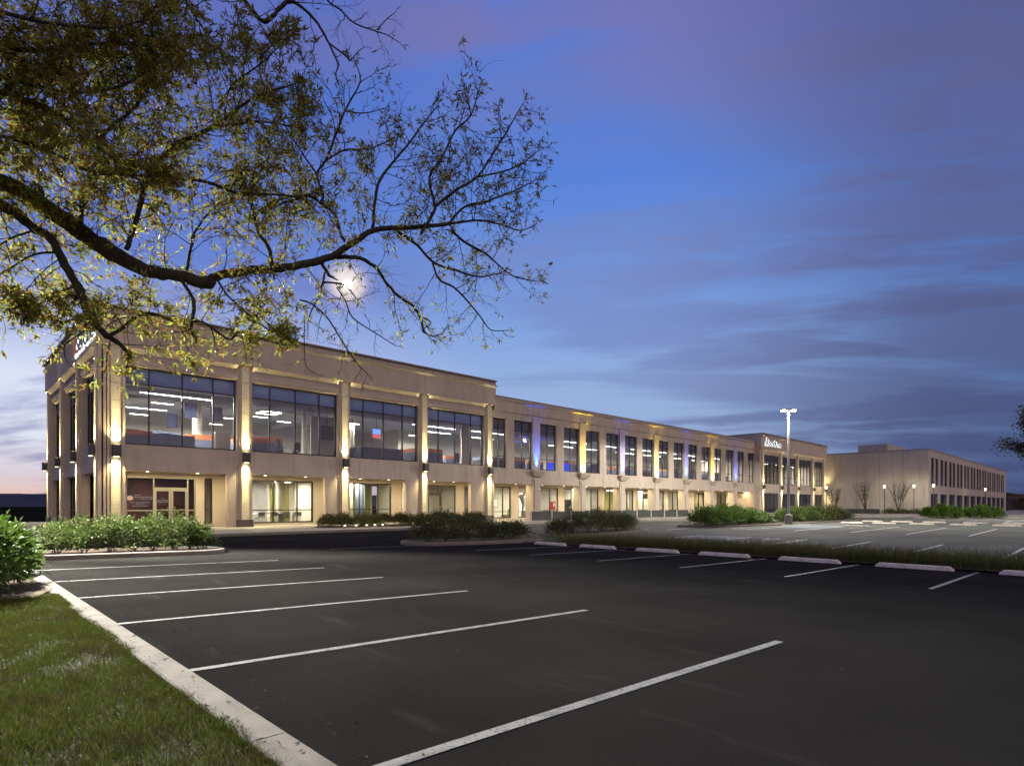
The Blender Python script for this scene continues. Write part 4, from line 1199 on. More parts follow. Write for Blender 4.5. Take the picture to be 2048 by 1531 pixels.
def office_chair(x, y, rz, lab):
    t = empty('office_chair', (0, 0, 0), lab, 'office chair', 'black office chairs at the windows')
    b = MB(); b.lathe(0, 0, [(.05, .44), (.25, .46), (.26, .50), (.2, .53)], 14); b.build('seat', M['black'], t)
    b = MB(); n = 7
    vs = []
    for j in range(6):
        zz = .58 + .55 * j / 5; hw = .23 - .05 * (j / 5) ** 2
        for i in range(n):
            u = -1 + 2 * i / (n - 1); vs.append((u * hw, .22 - .06 * u * u + .05 * j / 5, zz))
    vs += [(a, bb + .03, c) for a, bb, c in vs]
    m_ = 6 * n
    fs = [(j * n + i, j * n + i + 1, (j + 1) * n + i + 1, (j + 1) * n + i) for j in range(5) for i in range(n - 1)]
    fs += [tuple(m_ + i for i in reversed(f)) for f in fs]
    b.add(vs, fs); b.build('backrest', M['black'], t, smooth=True)
    b = MB(); b.tube([(0, .05, .44), (0, .22, .46), (0, .27, .62)], .02, 6); b.tube([(0, 0, .44), (0, 0, .1)], .03, 8)
    for k in range(5):
        a = 2 * math.pi * k / 5; b.tube([(0, 0, .1), (.3 * math.cos(a), .3 * math.sin(a), .06)], .018, 5)
    b.build('base', M['metaldark'], t)
    b = MB()
    for s in (-1, 1): b.tube([(s * .22, .05, .47), (s * .28, .05, .66), (s * .28, -.15, .67)], .015, 5)
    b.build('armrest', M['black'], t)
    t.location = (x, y, FZ); t.rotation_euler = (0, 0, rz)
    return t
c0 = office_chair(17.25, 38.35, R(200), 'black mesh office chair near the glass ' + WL_ % 'second')
for x, y, a, l in ((16.2, 38.5, 120, 'black office chair left of the mesh chair ' + WL_ % 'second'), (30.9, 38.4, 160, 'black office chair ' + WL_ % 'fourth'), (37.1, 38.2, 150, 'left black chair behind the second narrow upper window'), (38.1, 38.2, 210, 'right black chair behind the second narrow upper window'), (53.6, 38.2, 190, 'black chair behind the seventh narrow upper window'), (63.6, 38.2, 170, 'black chair behind the tenth narrow upper window')):
    dup(c0, (x, y, FZ), R(a), l, 1.1)
# wall screens
def tv(x, y, z, w, h, rz, lab, lit=True):
    t = empty('wall_screen', (x, y, z), lab, 'screen')
    b = MB(); b.box(x - w / 2, x + w / 2, y, y + .07, z, z + h); b.tube([(x, y + .04, z + h), (x, y + .04, 8.95)], .025, 6); b.build('casing', M['black'], t)
    if lit:
        b = MB(); b.box(x - w / 2 + .04, x + w / 2 - .04, y - .006, y - .001, z + h * .45, z + h - .04); b.build('picture', M['tv'], t)
        b = MB(); b.box(x - w / 2 + .04, x + w / 2 - .04, y - .006, y - .001, z + .04, z + h * .43); b.build('picture', M['tvr'], t)
tv(26.6, 43.6, 6.9, .85, .85, 0, 'hanging screen with a blue and pink picture ' + WL_ % 'third')
tv(19.75, 38.9, 5.9, 1.0, 1.0, 0, 'dark hanging screen at the right ' + WL_ % 'second', False)
b = MB(); b.box(18.9, 20.9, 39.6, 39.72, FZ, 7.6); o_ = setp(b.build('partition', M['wallwhite'], bevel=.01), 'pale partition wall at the right ' + WL_ % 'second', 'partition')
b = MB(); b.box(12.4, 13.3, 39.0, 39.1, FZ, 5.85); setp(b.build('cabinet', M['wallwhite'], bevel=.015), 'pale cabinet at the right edge ' + WL_ % 'first', 'cabinet')
b = MB(); b.box(32.2, 33.3, 39.2, 39.32, FZ, 8.2); setp(b.build('partition', M['wallwhite'], bevel=.01), 'pale partition wall at the right ' + WL_ % 'fourth', 'partition')
# banners
for i, (x, y, z, w) in enumerate(((11.7, 42.6, 7.0, .75), (13.4, 43.0, 7.0, .75), (11.6, 46.4, 6.7, .7))):
    b = MB(); n = 5
    pts = [(x + w * k / n, y + .06 * math.sin(k * 1.3)) for k in range(n + 1)]
    vs = [(px_, py_, zz) for zz in (z, z + 1.) for px_, py_ in pts]
    vs = [(a, c, zz + (.1 * (a - x) if zz == z else 0)) for a, c, zz in vs]
    vs += [(a, c + .012, zz) for a, c, zz in vs]
    m_ = 2 * (n + 1)
    fs = [(k, k + 1, n + 2 + k, n + 1 + k) for k in range(n)]
    b.add(vs, fs + [tuple(m_ + i_ for i_ in reversed(f)) for f in fs])
    setp(b.build('hanging_banner', M['banner'], smooth=True), 'dark blue hanging banner, %s of three ' % ('middle', 'right one', 'left, farther back')[i] + WL_ % 'first', 'banner', 'banners hung in the corner office')
# pot plant at the third window
def pot_plant(x, y, z, h, lab, m='leaf_dark', seed=1):
    t = empty('pot_plant', (x, y, z), lab, 'plant')
    b = MB(); b.lathe(x, y, [(.14, z), (.2, z + .32), (.17, z + .33), (.16, z + .28)], 12); b.build('pot', M['black'], t)
    r_ = random.Random(seed); b = MB()
    for k in range(60):
        a = r_.uniform(0, 6.28); el = r_.uniform(.3, 1.4); ln = h * r_.uniform(.5, 1); p = Vector((x, y, z + .3))
        d_ = Vector((math.cos(a) * math.cos(el), math.sin(a) * math.cos(el), math.sin(el)))
        s_ = d_.cross(Vector((0, 0, 1))).normalized() * .03
        m_ = p + d_ * ln * .6; e_ = p + d_ * ln + Vector((0, 0, -.15 * ln))
        b.add([tuple(p - s_ * .4), tuple(p + s_ * .4), tuple(m_ + s_), tuple(m_ - s_), tuple(e_)], [(0, 1, 2, 3), (3, 2, 4)])
    b.build('leaves', M[m], t, recalc=False)
pot_plant(21.3, 38.5, FZ, 1.5, 'dark leafy plant at the left ' + WL_ % 'third')
pot_plant(75.2, 40.8, 0, 2.2, 'tall green plant behind lit ground-floor glass of the long wing', 'leaf_brt', 5)

# ------------------------------------------------------------------ ground-floor rooms
def panel_light(x, y, lab, z=3.05, w=1.2, d=.3):
    t = empty('ceiling_lamp', (x, y, z), lab, 'ceiling lamp', 'lit ceiling panels of the ground floor')
    b = MB(); b.box(x - w / 2, x + w / 2, y - d / 2, y + d / 2, z, z + .028); b.build('housing', M['white'], t)
    b = MB(); b.box(x - w / 2 + .02, x + w / 2 - .02, y - d / 2 + .02, y + d / 2 - .02, z - .008, z - .002); b.build('lens', M['tube'], t)
    light('AREA', 'lamp', (x, y, z - .02), t, (250 if x < 33 else 165) * (w / 1.3), (1, .92, .76), aim=(0, 0, -1), shape='RECTANGLE', size=w - .06, size_y=d - .06)
RM = 'on the ceiling of the %s'
panel_light(9.6, 42.6, 'dim ceiling panel lamp inside the entrance lobby', w=.35, d=.1)
panel_light(16., 42.5, 'left ceiling panel lamp in the meeting room with the long table'); panel_light(18.6, 43.6, 'right ceiling panel lamp in the meeting room with the long table')
panel_light(22.6, 40.25, 'ceiling panel lamp in the curtained room, left'); panel_light(25.4, 41.2, 'ceiling panel lamp in the curtained room, right')
panel_light(30., 42.2, 'ceiling panel lamp behind the glazed side door', w=.8)
for k in range(11):
    x = 35.4 + 3.35 * k
    panel_light(x, 41.6 + (k % 2) * 1.6, 'ceiling panel lamp in the bright ground-floor rooms of the long wing, %s from the left' % ORD[k], w=1.5)
for x, l in ((74.2, 'ceiling panel lamp above the tall green plant'), (80.6, 'ceiling panel lamp in the last room before the block with the white sign')): panel_light(x, 41.6, l, w=.8)
# meeting table and chairs
t = empty('meeting_table', (16.4, 41.4, 0), 'long white table behind the wide ground-floor glass of the second bay', 'table')
b = MB(); b.box(14.5, 18.6, 40.95, 41.9, .72, .76); b.build('tabletop', M['white'], t, bevel=.01)
for x in (14.8, 18.3):
    for y in (41.05, 41.8):
        b = MB(); b.box(x - .03, x + .03, y - .03, y + .03, 0, .718); b.build('leg', M['alu'], t)
def side_chair(lab, m):
    t = empty('side_chair', (0, 0, 0), lab, 'chair', 'chairs at the long white table')
    b = MB(); b.box(-.24, .24, -.24, .22, .43, .47); b.build('seat', M[m], t, bevel=.015)
    b = MB(); b.box(-.24, .24, .2, .235, .55, .86); b.build('backrest', M[m], t, bevel=.012)
    for s in (-1, 1):
        b = MB(); b.tube([(s * .22, -.22, 0), (s * .22, -.2, .43)], .012, 5); b.build('leg', M['alu'], t)
        b = MB(); b.tube([(s * .22, .26, 0), (s * .22, .2, .43), (s * .22, .225, .86)], .012, 5); b.build('leg', M['alu'], t)
    return t
sc0 = side_chair('grey chair at the near side of the long white table, leftmost', 'fabric2'); sc0.location = (14.9, 40.5, 0); sc0.rotation_euler = (0, 0, R(180))
for k in range(1, 5): dup(sc0, (14.9 + .85 * k, 40.5, 0), R(180 + (7 * k) % 13 - 6), 'grey chair at the near side of the long white table, %s from the left' % ORD[k])
# fittings in the bright rooms
t = empty('drinks_cabinet', (46.3, 41.4, 0), 'small red cabinet on a dark stand behind ground-floor glass of the long wing', 'cabinet')
b = MB(); b.box(46.05, 46.5, 41.2, 41.6, .86, 1.7); b.build('cabinet', M['red'], t, bevel=.02)
b = MB(); b.box(46.15, 46.33, 41.188, 41.198, 1.2, 1.55); b.build('display', M['paper'], t)
b = MB(); b.box(45.2, 46.7, 41.1, 41.7, .80, .855); b.build('stand_top', M['black'], t)
for x in (45.24, 46.66):
    for y in (41.14, 41.66):
        b = MB(); b.box(x - .025, x + .025, y - .025, y + .025, 0, .798); b.build('leg', M['black'], t)
t = empty('arcade_cabinet', (48.2, 41.0, 0), 'dark arcade cabinet with a bluish screen behind the ground-floor glass', 'arcade cabinet')
b = MB(); pr_ = [(40.7, 0), (41.3, 0), (41.3, 1.9), (40.75, 1.9), (40.7, 1.6), (40.95, 1.1), (40.6, .95), (40.62, .8)]
b.add([(47.85, y, z) for y, z in pr_] + [(48.5, y, z) for y, z in pr_], [tuple(range(8)), tuple(range(15, 7, -1))] + [(i, i + 8, (i + 1) % 8 + 8, (i + 1) % 8) for i in range(8)]); b.build('cabinet', M['black'], t)
b = MB(); b.add([(47.9, 40.945, 1.12), (48.45, 40.945, 1.12), (48.45, 40.72, 1.56), (47.9, 40.72, 1.56)], [(0, 1, 2, 3)]); b.build('screen', M['screenlit'], t, recalc=False)
t = empty('statue', (41.4, 40.9, 0), 'grey bird-like sculpture on a stand behind narrow ground-floor glass beside the tall block', 'sculpture')
b = MB(); b.lathe(41.4, 40.9, [(.25, 0), (.22, .5), (.18, .8)], 10); b.build('pedestal', M['wallgrey'], t)
b = MB(); b.tube([(41.3, 40.9, .8), (41.45, 40.9, 1.3), (41.3, 40.9, 1.8), (41.05, 40.9, 2.15), (41.4, 40.9, 2.35), (41.65, 40.9, 2.2)], [.06, .14, .22, .28, .18, .03], 8); b.build('figure', M['duct'], t, smooth=True)
t = empty('lounge_chair', (39.3, 41., 0), 'green lounge chair behind the first ground-floor glass of the middle wing', 'chair')
b = MB(); b.box(38.9, 39.7, 40.7, 41.4, .12, .42); b.build('seat', M['olive'], t, bevel=.05)
b = MB(); b.add([(39.65, 40.7, .4), (39.8, 40.7, .4), (39.95, 40.7, .95), (39.82, 40.7, .95), (39.65, 41.4, .4), (39.8, 41.4, .4), (39.95, 41.4, .95), (39.82, 41.4, .95)], [(0, 1, 2, 3), (7, 6, 5, 4), (0, 4, 5, 1), (1, 5, 6, 2), (2, 6, 7, 3), (3, 7, 4, 0)]); b.build('backrest', M['olive'], t)
for x in (38.95, 39.65):
    for y in (40.75, 41.35):
        b = MB(); b.box(x - .025, x + .025, y - .025, y + .025, 0, .118); b.build('leg', M['black'], t)
t = empty('cafe_table', (35.6, 40.9, 0), 'small dark table behind the first ground-floor glass of the middle wing', 'table')
b = MB(); b.lathe(35.6, 40.9, [(.5, .72), (.5, .76)], 18); b.build('tabletop', M['woodbrown'], t)
b = MB(); b.lathe(35.6, 40.9, [(.28, 0), (.26, .03), (.04, .05), (.04, .718)], 14); b.build('pedestal', M['black'], t)
t = empty('wall_screen', (62.4, 40.6, 2.2), 'black screen hanging behind ground-floor glass of the long wing', 'screen')
b = MB(); b.box(61.8, 62.9, 40.6, 40.68, 2.1, 2.75); b.build('casing', M['black'], t); b = MB(); b.tube([(62.35, 40.64, 2.75), (62.35, 40.64, 3.07)], .03, 6); b.build('bracket', M['black'], t)
t = empty('notice_frame', (41.4, 45.1, 1.6), 'thin framed notice on the back wall left of the small red cabinet', 'picture frame')
b = MB(); b.box(40.9, 41.9, 45.12, 45.17, 1.1, 2.0); b.build('frame', M['black'], t); b = MB(); b.box(40.95, 41.85, 45.105, 45.118, 1.15, 1.95); b.build('sheet', M['paper'], t)
t = empty('lit_cylinder_lamp', (27.2, 41.1, 0), 'glowing warm standing lamp in the narrow ground-floor window', 'lamp')
b = MB(); b.lathe(26.95, 40.7, [(.16, .02), (.16, .1), (.03, .11), (.03, .8)], 12); b.build('stand', M['black'], t)
b = MB(); b.lathe(26.95, 40.7, [(.16, .8), (.2, 1.3)], 14); b.build('lamp_shade', emit('lamp_shade_glow', (1, .62, .22), 3.), t, smooth=True)

# ------------------------------------------------------------------ street lamps
def lot_lamp(x, y, lab, pw, aim=(0, 0, -1), ang=172, blend=.12):
    z0 = g(x, y); zt = 9.85
    t = empty('lot_lamp', (x, y, z0), lab, 'street lamp', 'tall car park lamps')
    b = MB(); b.lathe(x, y, [(.33, z0 - .3), (.33, z0 + .82), (.30, z0 + .86)], 20); b.build('concrete_base', M['concrete'], t)
    b = MB(); b.lathe(x, y, [(.13, z0 + .861), (.085, zt)], 12); b.lathe(x, y, [(.2, z0 + .861), (.2, z0 + .9), (.14, z0 + .93)], 12); b.build('pole', M['polegrey'], t)
    for s in (-1, 1):
        b = MB()
        d = Vector((.716 * s, -.698 * s)); q = Vector((-d.y, d.x))
        P = lambda a, c, z: (x + d.x * a + q.x * c, y + d.y * a + q.y * c, z)
        pf = [(.09, .06), (.22, .17), (.66, .17), (.74, .10)]
        top = [P(a, c, zt + .10) for a, c in pf] + [P(a, -c, zt + .10) for a, c in reversed(pf)]
        bot = [P(a, c, zt - .02) for a, c in pf] + [P(a, -c, zt - .02) for a, c in reversed(pf)]
        b.add(top + bot, [tuple(range(8)), tuple(range(15, 7, -1))] + [(i, i + 8, (i + 1) % 8 + 8, (i + 1) % 8) for i in range(8)])
        hdo = b.build('lamp_head', M['polegrey'], t)
        b = MB(); b.add([P(a, c, zt - .026) for a, c in ((.24, -.14), (.66, -.14), (.66, .14), (.24, .14))] + [P(a, c, zt - .12) for a, c in ((.29, -.1), (.61, -.1), (.61, .1), (.29, .1))],
                        [(4, 5, 6, 7), (0, 1, 5, 4), (1, 2, 6, 5), (2, 3, 7, 6), (3, 0, 4, 7)]); b.build('lens', M['lens'], hdo)
        light('SPOT', 'lamp', P(.45, 0, zt - .2), t, pw, (1, .97, .84), aim=aim, spot_size=R(ang), spot_blend=blend, shadow_soft_size=.09)
    return t
lot_lamp(54.85, 20.75, 'tall lit twin-head car park lamp on a round concrete base', 8500)
lot_lamp(.28, 21.3, 'tall lit twin-head car park lamp behind the near shrubs at the left', 24000, (.0, -.50, -1), 104, .45)

lot_lamp(86, 3.6, 'tall lit twin-head car park lamp beyond the right edge', 9000)

def path_lamp(x, y, lab, zb=-.12, p=170):
    t = empty('path_lamp', (x, y, zb), lab, 'street lamp', 'path lamps by the far building')
    b = MB(); b.lathe(x, y, [(.14, zb), (.14, zb + .25), (.06, zb + .3), (.05, 4.05)], 10); b.build('pole', M['metaldark'], t)
    b = MB(); b.lathe(x, y, [(.10, 4.051), (.17, 4.5)], 10); b.build('lens', M['lens2'], t, smooth=True)
    b = MB(); b.lathe(x, y, [(.30, 4.51), (.28, 4.56), (.06, 4.66)], 14); b.build('cap', M['metaldark'], t)
    light('POINT', 'lamp', (x, y, 4.25), t, p, (1, .82, .52), shadow_soft_size=.3)
PA = 'lantern post before the plain pale side wall, '
path_lamp(109.6, 35.2, PA + 'nearest the lit block'); path_lamp(110, 26.6, PA + 'between the two bare trees'); path_lamp(110.2, 22.6, PA + 'right of the bare trees')
path_lamp(110., 20., 'lantern on a dark post at the plain building\'s near corner', p=120); path_lamp(144, 18, 'lantern on a dark post before the plain building\'s long windowed front', p=140)
t = empty('street_lamp', (300, 26.2, -.8), 'orange glowing street lamp at the far right end', 'street lamp')
b = MB(); b.tube([(300, 26.2, -.8), (300, 26.2, 3.9), (299.3, 26.2, 4.0)], .09, 8); b.build('pole', M['metaldark'], t)
b = MB(); b.lathe(299.2, 26.2, [(.05, 3.3), (.42, 3.5), (.42, 3.8), (.05, 3.98)], 12); b.build('lens', M['orangelamp'], t)
light('POINT', 'lamp', (298.4, 26.2, 3.5), t, 900, (1, .45, .1), shadow_soft_size=.3)

# small lamps in the low hedge
for i, (x, y) in enumerate(((18.1, 33.35), (18.85, 33.3), (19.6, 33.3), (20.2, 33.3), (20.8, 33.35))):
    z0 = walkz(y)
    t = empty('garden_light', (x, y, z0), 'small white glowing garden light before the low hedge, %s from the left of five' % ORD[i], 'garden light', 'garden lights along the low hedge')
    b = MB(); b.lathe(x, y, [(.05, z0), (.05, z0 + .08)], 10); b.build('stake', M['black'], t)
    b = MB(); b.lathe(x, y, [(.06, z0 + .082), (.075, z0 + .12), (.02, z0 + .16)], 12); b.build('lens', emit('garden_lens', (1, .92, .7), 2.2) if i == 0 else bpy.data.materials['garden_lens'], t)
    light('POINT', 'lamp', (x, y - .02, z0 + .3), t, 6, (1, .85, .5), shadow_soft_size=.1)

# ------------------------------------------------------------------ wheel stops
def wheel_stop(lab):
    b = MB(); L = .95
    pr_ = [(-.085, 0), (-.07, .09), (-.045, .125), (.045, .125), (.07, .09), (.085, 0)]
    k = len(pr_)
    rings = [(-L, .35), (-L + .10, 1.), (-.60, 1.), (.60, 1.), (L - .10, 1.), (L, .35)]
    for y, s in rings: b.v += [(x, y, z * s if z > .0 else .0) for x, z in pr_]
    for i in range(len(rings) - 1):
        for j in range(k - 1): b.f.append((i * k + j, i * k + j + 1, (i + 1) * k + j + 1, (i + 1) * k + j))
    b.f.append(tuple(range(k))); b.f.append(tuple((len(rings) - 1) * k + j for j in range(k)))
    b.m = [0] * len(b.f)
    for y in (-.5, .5): b.lathe(0, y, [(.018, .126), (.018, .13)], 8)
    o = b.build('wheel_stop', M['stopwhite'], bevel=.008)
    return setp(o, lab, 'wheel stop', 'concrete wheel stops')
ws = None
def stop(x, y, lab, rz=0, dx=0):
    global ws
    if ws is None: ws = wheel_stop(lab); o = ws
    else: o = ws.copy(); COL.objects.link(o); o['label'] = lab
    o.location = (x, y, g(x, y)); o.rotation_euler = (0, R(1.0), R(rz))
for i, y in enumerate((-1.55, 1.28, 4.15, 7.0, 9.87, 12.6, 15.5, 18.2)):
    stop(20.16, y, ('white wheel stop just past the right edge of the near row' if i == 0 else 'white wheel stop before the tall grass, %s from the right' % ORD[i - 1]), rnd.uniform(-1.2, 1.2))
stop(52.2, 14.6, 'lone bright wheel stop beside the tall lamp\'s pool of light')
for i, y in enumerate((18., 15.3, 12.4, 9.4, 6.5, 3.6)): stop(63.2, y, 'pale wheel stop in the far lot\'s front row, %s from the left' % ORD[i], rnd.uniform(-2, 2))
for i, y in enumerate((18., 15.4, 12.7, 9.5, 6.6, 3.7)): stop(70., y, 'pale wheel stop in the far lot\'s back row, %s from the left' % ORD[i], rnd.uniform(-2, 2))

# ------------------------------------------------------------------ dark screen fence by the middle wing
t = empty('screen_fence', (34.9, 33.8, 0), 'low fence of dark panels between pale posts before the middle wing', 'fence')
xs = [60.6 - 2.55 * k for k in range(11)][::-1]
z0 = walkz(33.8)
for x in xs:
    b = MB(); b.box(x - .05, x + .05, 33.75, 33.85, z0, z0 + .86); b.box(x - .08, x + .08, 33.72, 33.88, z0 + .001, z0 + .02); b.build('post', M['post'], t)
for a, c in zip(xs, xs[1:]):
    b = MB(); b.box(a + .07, c - .07, 33.78, 33.82, z0 + .10, z0 + .80); b.box(a + .053, c - .053, 33.77, 33.83, z0 + .803, z0 + .84)
    b.build('panel', M['screen'], t)
t = empty('planter_box', (111, 29, -.12), 'long low dark planter box beside the bare trees', 'planter')
b = MB(); b.box(110.6, 111.2, 27.6, 33., -.12, .62); b.build('box', M['screen'], t, bevel=.02)
b = MB(); b.box(110.55, 111.25, 27.55, 33.05, .622, .67); b.build('rim', M['metaldark'], t)

# ------------------------------------------------------------------ moon
me_b = MB(); n_ = 20
for j in range(1, n_): me_b.v += [(12.5 * math.sin(math.pi * j / n_) * math.cos(2 * math.pi * k / 32), 12.5 * math.sin(math.pi * j / n_) * math.sin(2 * math.pi * k / 32), 12.5 * math.cos(math.pi * j / n_)) for k in range(32)]
me_b.f = [(j * 32 + k, j * 32 + (k + 1) % 32, (j + 1) * 32 + (k + 1) % 32, (j + 1) * 32 + k) for j in range(n_ - 2) for k in range(32)]
me_b.f += [tuple(range(32)), tuple((n_ - 2) * 32 + k for k in range(32))]; me_b.m = [0] * len(me_b.f)
mo = me_b.build('moon', M['moon'], smooth=True); mo.location = Vector((0, 0, CZ)) + MD * 1700
setp(mo, 'bright full moon glowing behind the bare oak branches', 'moon')

# ------------------------------------------------------------------ leaves, shrubs, grass
def leaf_arrays(P, D, N, Ln, Wd, fold=.25):
    """diamond leaves folded along the midrib; P base, D direction, N normal"""
    S = np.cross(D, N); S /= np.linalg.norm(S, axis=1, keepdims=True) + 1e-9
    N2 = np.cross(S, D)
    mid = P + D * Ln[:, None] * .45
    up = N2 * (Wd * fold)[:, None]
    a = P; b = mid + S * (Wd / 2)[:, None] + up; c = P + D * Ln[:, None] - N2 * (Ln * .08)[:, None]; d = mid - S * (Wd / 2)[:, None] + up
    V = np.stack([a, b, c, d], 1).reshape(-1, 3)
    i = np.arange(len(P))[:, None] * 4
    F = np.concatenate([i + np.array([[0, 1, 2]]), i + np.array([[0, 2, 3]])], 1).reshape(-1, 3)
    return V, F

def unit(a): return a / (np.linalg.norm(a, axis=1, keepdims=True) + 1e-9)

def shrub(x, y, z, h, r, nclump, per, ls, m, seed, label, group, name='shrub', low=.12, stems=9, lw=.42, flat=.0):
    rg = np.random.default_rng(seed); nclump = int(nclump * 1.7); per = int(per * 1.3)
    t = empty(name, (x, y, z), label, 'shrub', group)
    # clumps spread through an uneven dome
    a = rg.uniform(0, 2 * np.pi, nclump); rad = r * np.sqrt(rg.uniform(0, 1, nclump)) * (1 + .22 * np.sin(a * 3 + seed) + .12 * np.sin(a * 7 + seed * 2))
    u = rad / r
    top = h * (1 - .45 * np.clip(u, 0, 1.2) ** 2) * rg.uniform(.82, 1.08, nclump)
    zz = low * h + (top - low * h) * rg.uniform(0, 1, nclump) ** .55
    C = np.stack([x + rad * np.cos(a), y + rad * np.sin(a), z + zz], 1)
    cs = r * .17
    n = nclump * per
    ci = np.repeat(np.arange(nclump), per)
    off = rg.normal(0, 1, (n, 3)) * cs * np.array([1, 1, .8])
    Pp = C[ci] + off
    cen = np.array([x, y, z + h * .35])
    D = unit(unit(Pp - cen) * .7 + unit(off) * .5 + rg.normal(0, .45, (n, 3)) + np.array([0, 0, .1]))
    N = unit(rg.normal(0, .5, (n, 3)) + np.array([0, 0, 1.]))
    L_ = ls * rg.uniform(.6, 1.3, n)
    V, F = leaf_arrays(Pp, D, N, L_, L_ * lw * rg.uniform(.8, 1.2, n))
    keep = V[:, 2].reshape(-1, 4).min(1) > z + .02
    V = V.reshape(-1, 4, 3)[keep].reshape(-1, 3); k = keep.sum()
    i = np.arange(k)[:, None] * 4
    F = np.concatenate([i + np.array([[0, 1, 2]]), i + np.array([[0, 2, 3]])], 1).reshape(-1, 3)
    link_arrays('foliage', V, F, M[m], t)
    b = MB()
    for s in range(stems):
        c = C[rg.integers(0, nclump)]
        p0 = Vector((x + rg.normal(0, .06), y + rg.normal(0, .06), z - .05)); p2_ = Vector(c); p1 = p0.lerp(p2_, .5) + Vector((rg.normal(0, .05), rg.normal(0, .05), .12 * h))
        b.tube([p0, p0.lerp(p1, .5), p1, p2_], [.014, .012, .009, .004], 5)
    b.build('stems', M['stem'], t, recalc=False)
    return t

gA = 'shrubs on the left kerbed island'
for i, (x, y, h, r, s) in enumerate(((2.55, 21.5, .95, .5, 1), (3.15, 21.3, 1.05, .48, 2), (3.8, 21.45, 1.12, .46, 3), (4.35, 21.2, 1.1, .46, 4), (4.95, 21.35, 1.2, .48, 5), (5.5, 21.2, 1.16, .46, 6), (6.0, 21.4, 1.05, .42, 7), (6.4, 21.3, .85, .34, 8))):
    shrub(x, y, g(x, y) + .13, h, r, 46, 20, .085, 'leaf_vib', s, 'leafy green shrub on the left island, %s from the rounded kerb end' % ORD[7 - i], gA, stems=8)
gN = 'big shrubs at the left edge by the lawn'
for i, (x, y, h, r, l) in enumerate(((.35, 11.9, 1.32, .62, 'large glossy green shrub at the left edge above the bark mulch, nearest the lawn'), (.62, 13.1, 1.25, .55, 'large green shrub directly behind the nearest one at the left edge'), (.95, 14.9, 1.0, .42, 'smaller green shrub hanging over the kerb, third from the lawn'), (.75, 16.9, 1.1, .5, 'green shrub farther along the kerb, before the left island'), (-.55, 12.6, 1.35, .65, 'large green shrub just outside the left edge'))):
    shrub(x, y, -.03, h, r, 70, 24, .105, 'leaf_brt', 30 + i, l, gN, stems=12, lw=.45)
gB = 'dark shrubs on the middle island'
for i, (x, y, h, r) in enumerate(((15.6, 21.3, 1.1, .72), (16.7, 21.5, 1.3, .8), (17.9, 21.3, 1.25, .8), (19.0, 21.5, 1.05, .72), (20.1, 21.3, .95, .7), (21.2, 21.4, .85, .62))):
    shrub(x, y, g(x, y) + .13, h, r, 62, 22, .085, 'leaf_dark', 50 + i, 'dark brownish-green shrub on the middle island, %s from its left end' % ORD[i], gB)
gB2 = 'dark shrubs on the second island'
for i, (x, y, h, r) in enumerate(((25.9, 22.7, .9, .72), (27.2, 22.8, 1.25, .9), (28.6, 22.6, 1.4, .95), (30.1, 22.8, 1.42, .95), (31.5, 22.7, 1.3, .9), (32.8, 22.8, 1.0, .75))):
    shrub(x, y, g(x, y) + .13, h, r, 60, 22, .095, 'leaf_dark', 60 + i, 'dark shrub on the island before the screen fence, %s from its left end' % ORD[i], gB2)
gC = 'bright green shrubs beside the tall lamp'
for i, (x, y, h, r) in enumerate(((42.9, 22.6, 1.35, 1.0), (44.5, 22.3, 1.45, 1.1), (46.2, 22.2, 1.5, 1.1), (47.9, 22.1, 1.4, 1.1), (49.5, 21.9, 1.2, 1.0), (51.0, 21.7, .9, .8))):
    shrub(x, y, g(x, y) + .13, h, r, 80, 18, .17, 'leaf_brt', 70 + i, 'bright green lamplit shrub on the island left of the tall lamp, %s from the left' % ORD[i], gC)
gD = 'dark shrubs right of the tall lamp'
for i, (x, y, h, r) in enumerate(((58.4, 22.2, 1.3, 1.05), (60.4, 22.3, 1.35, 1.1), (62.6, 22.1, 1.3, 1.15), (64.9, 22.0, 1.35, 1.15), (67.2, 21.9, 1.45, 1.15), (69.5, 21.7, 1.4, 1.1), (71.6, 21.6, 1.1, .95))):
    shrub(x, y, g(x, y) + .13, h, r, 70, 16, .2, 'leaf_dark' if i > 2 else 'leaf_vib', 80 + i, 'dark green shrub on the island right of the tall lamp, %s from the lamp' % ORD[i], gD)
gF = 'yellow-green shrubs before the far building'
for i, (x, y, h, r) in enumerate(((92.3, 17.2, 1.2, .8), (93.2, 16.0, 1.7, 1.0), (94.0, 14.9, 1.35, .8), (95.1, 13.5, 1.1, .7), (95.9, 12.4, 1.4, .95), (96.8, 11.2, 1.1, .75))):
    shrub(x, y, g(x, y) + .13, h, r, 60, 16, .30, 'leaf_brt', 90 + i, 'yellow-green shrub on the far right island, %s from its left end' % ORD[i], gF)
gH = 'low hedge plants by the tall block'
b = MB(); b.add([(x, y, walkz(y) + .012) for x, y in ((16.6, 34.2), (17.6, 32.9), (30.4, 32.9), (30.8, 35.8), (17.4, 35.8))], [(0, 1, 2, 3, 4)])
setp(b.build('mulch_bed', M['mulch'], recalc=False), kind='structure')
for i in range(13):
    x = 17.7 + i * 1.02
    shrub(x, 34.6 + .25 * math.sin(i * 2.1), walkz(34.6) + .02, .74 + .08 * math.sin(i * 1.7), .62, 46, 26, .12, 'leaf_low', 110 + i, 'low brownish hedge plant before the tall block, %s from the left' % ORD[i], gH, name='hedge_plant', stems=6, lw=.3)
for i in range(4):
    shrub(210 + 9 * i, 15 + 1.5 * i, -.3, 2.0, 3.2, 60, 14, .3, 'leaf_far', 130 + i, 'dark far shrub below the orange street lamp, %s from the left' % ORD[i], 'far dark shrubs', stems=4)
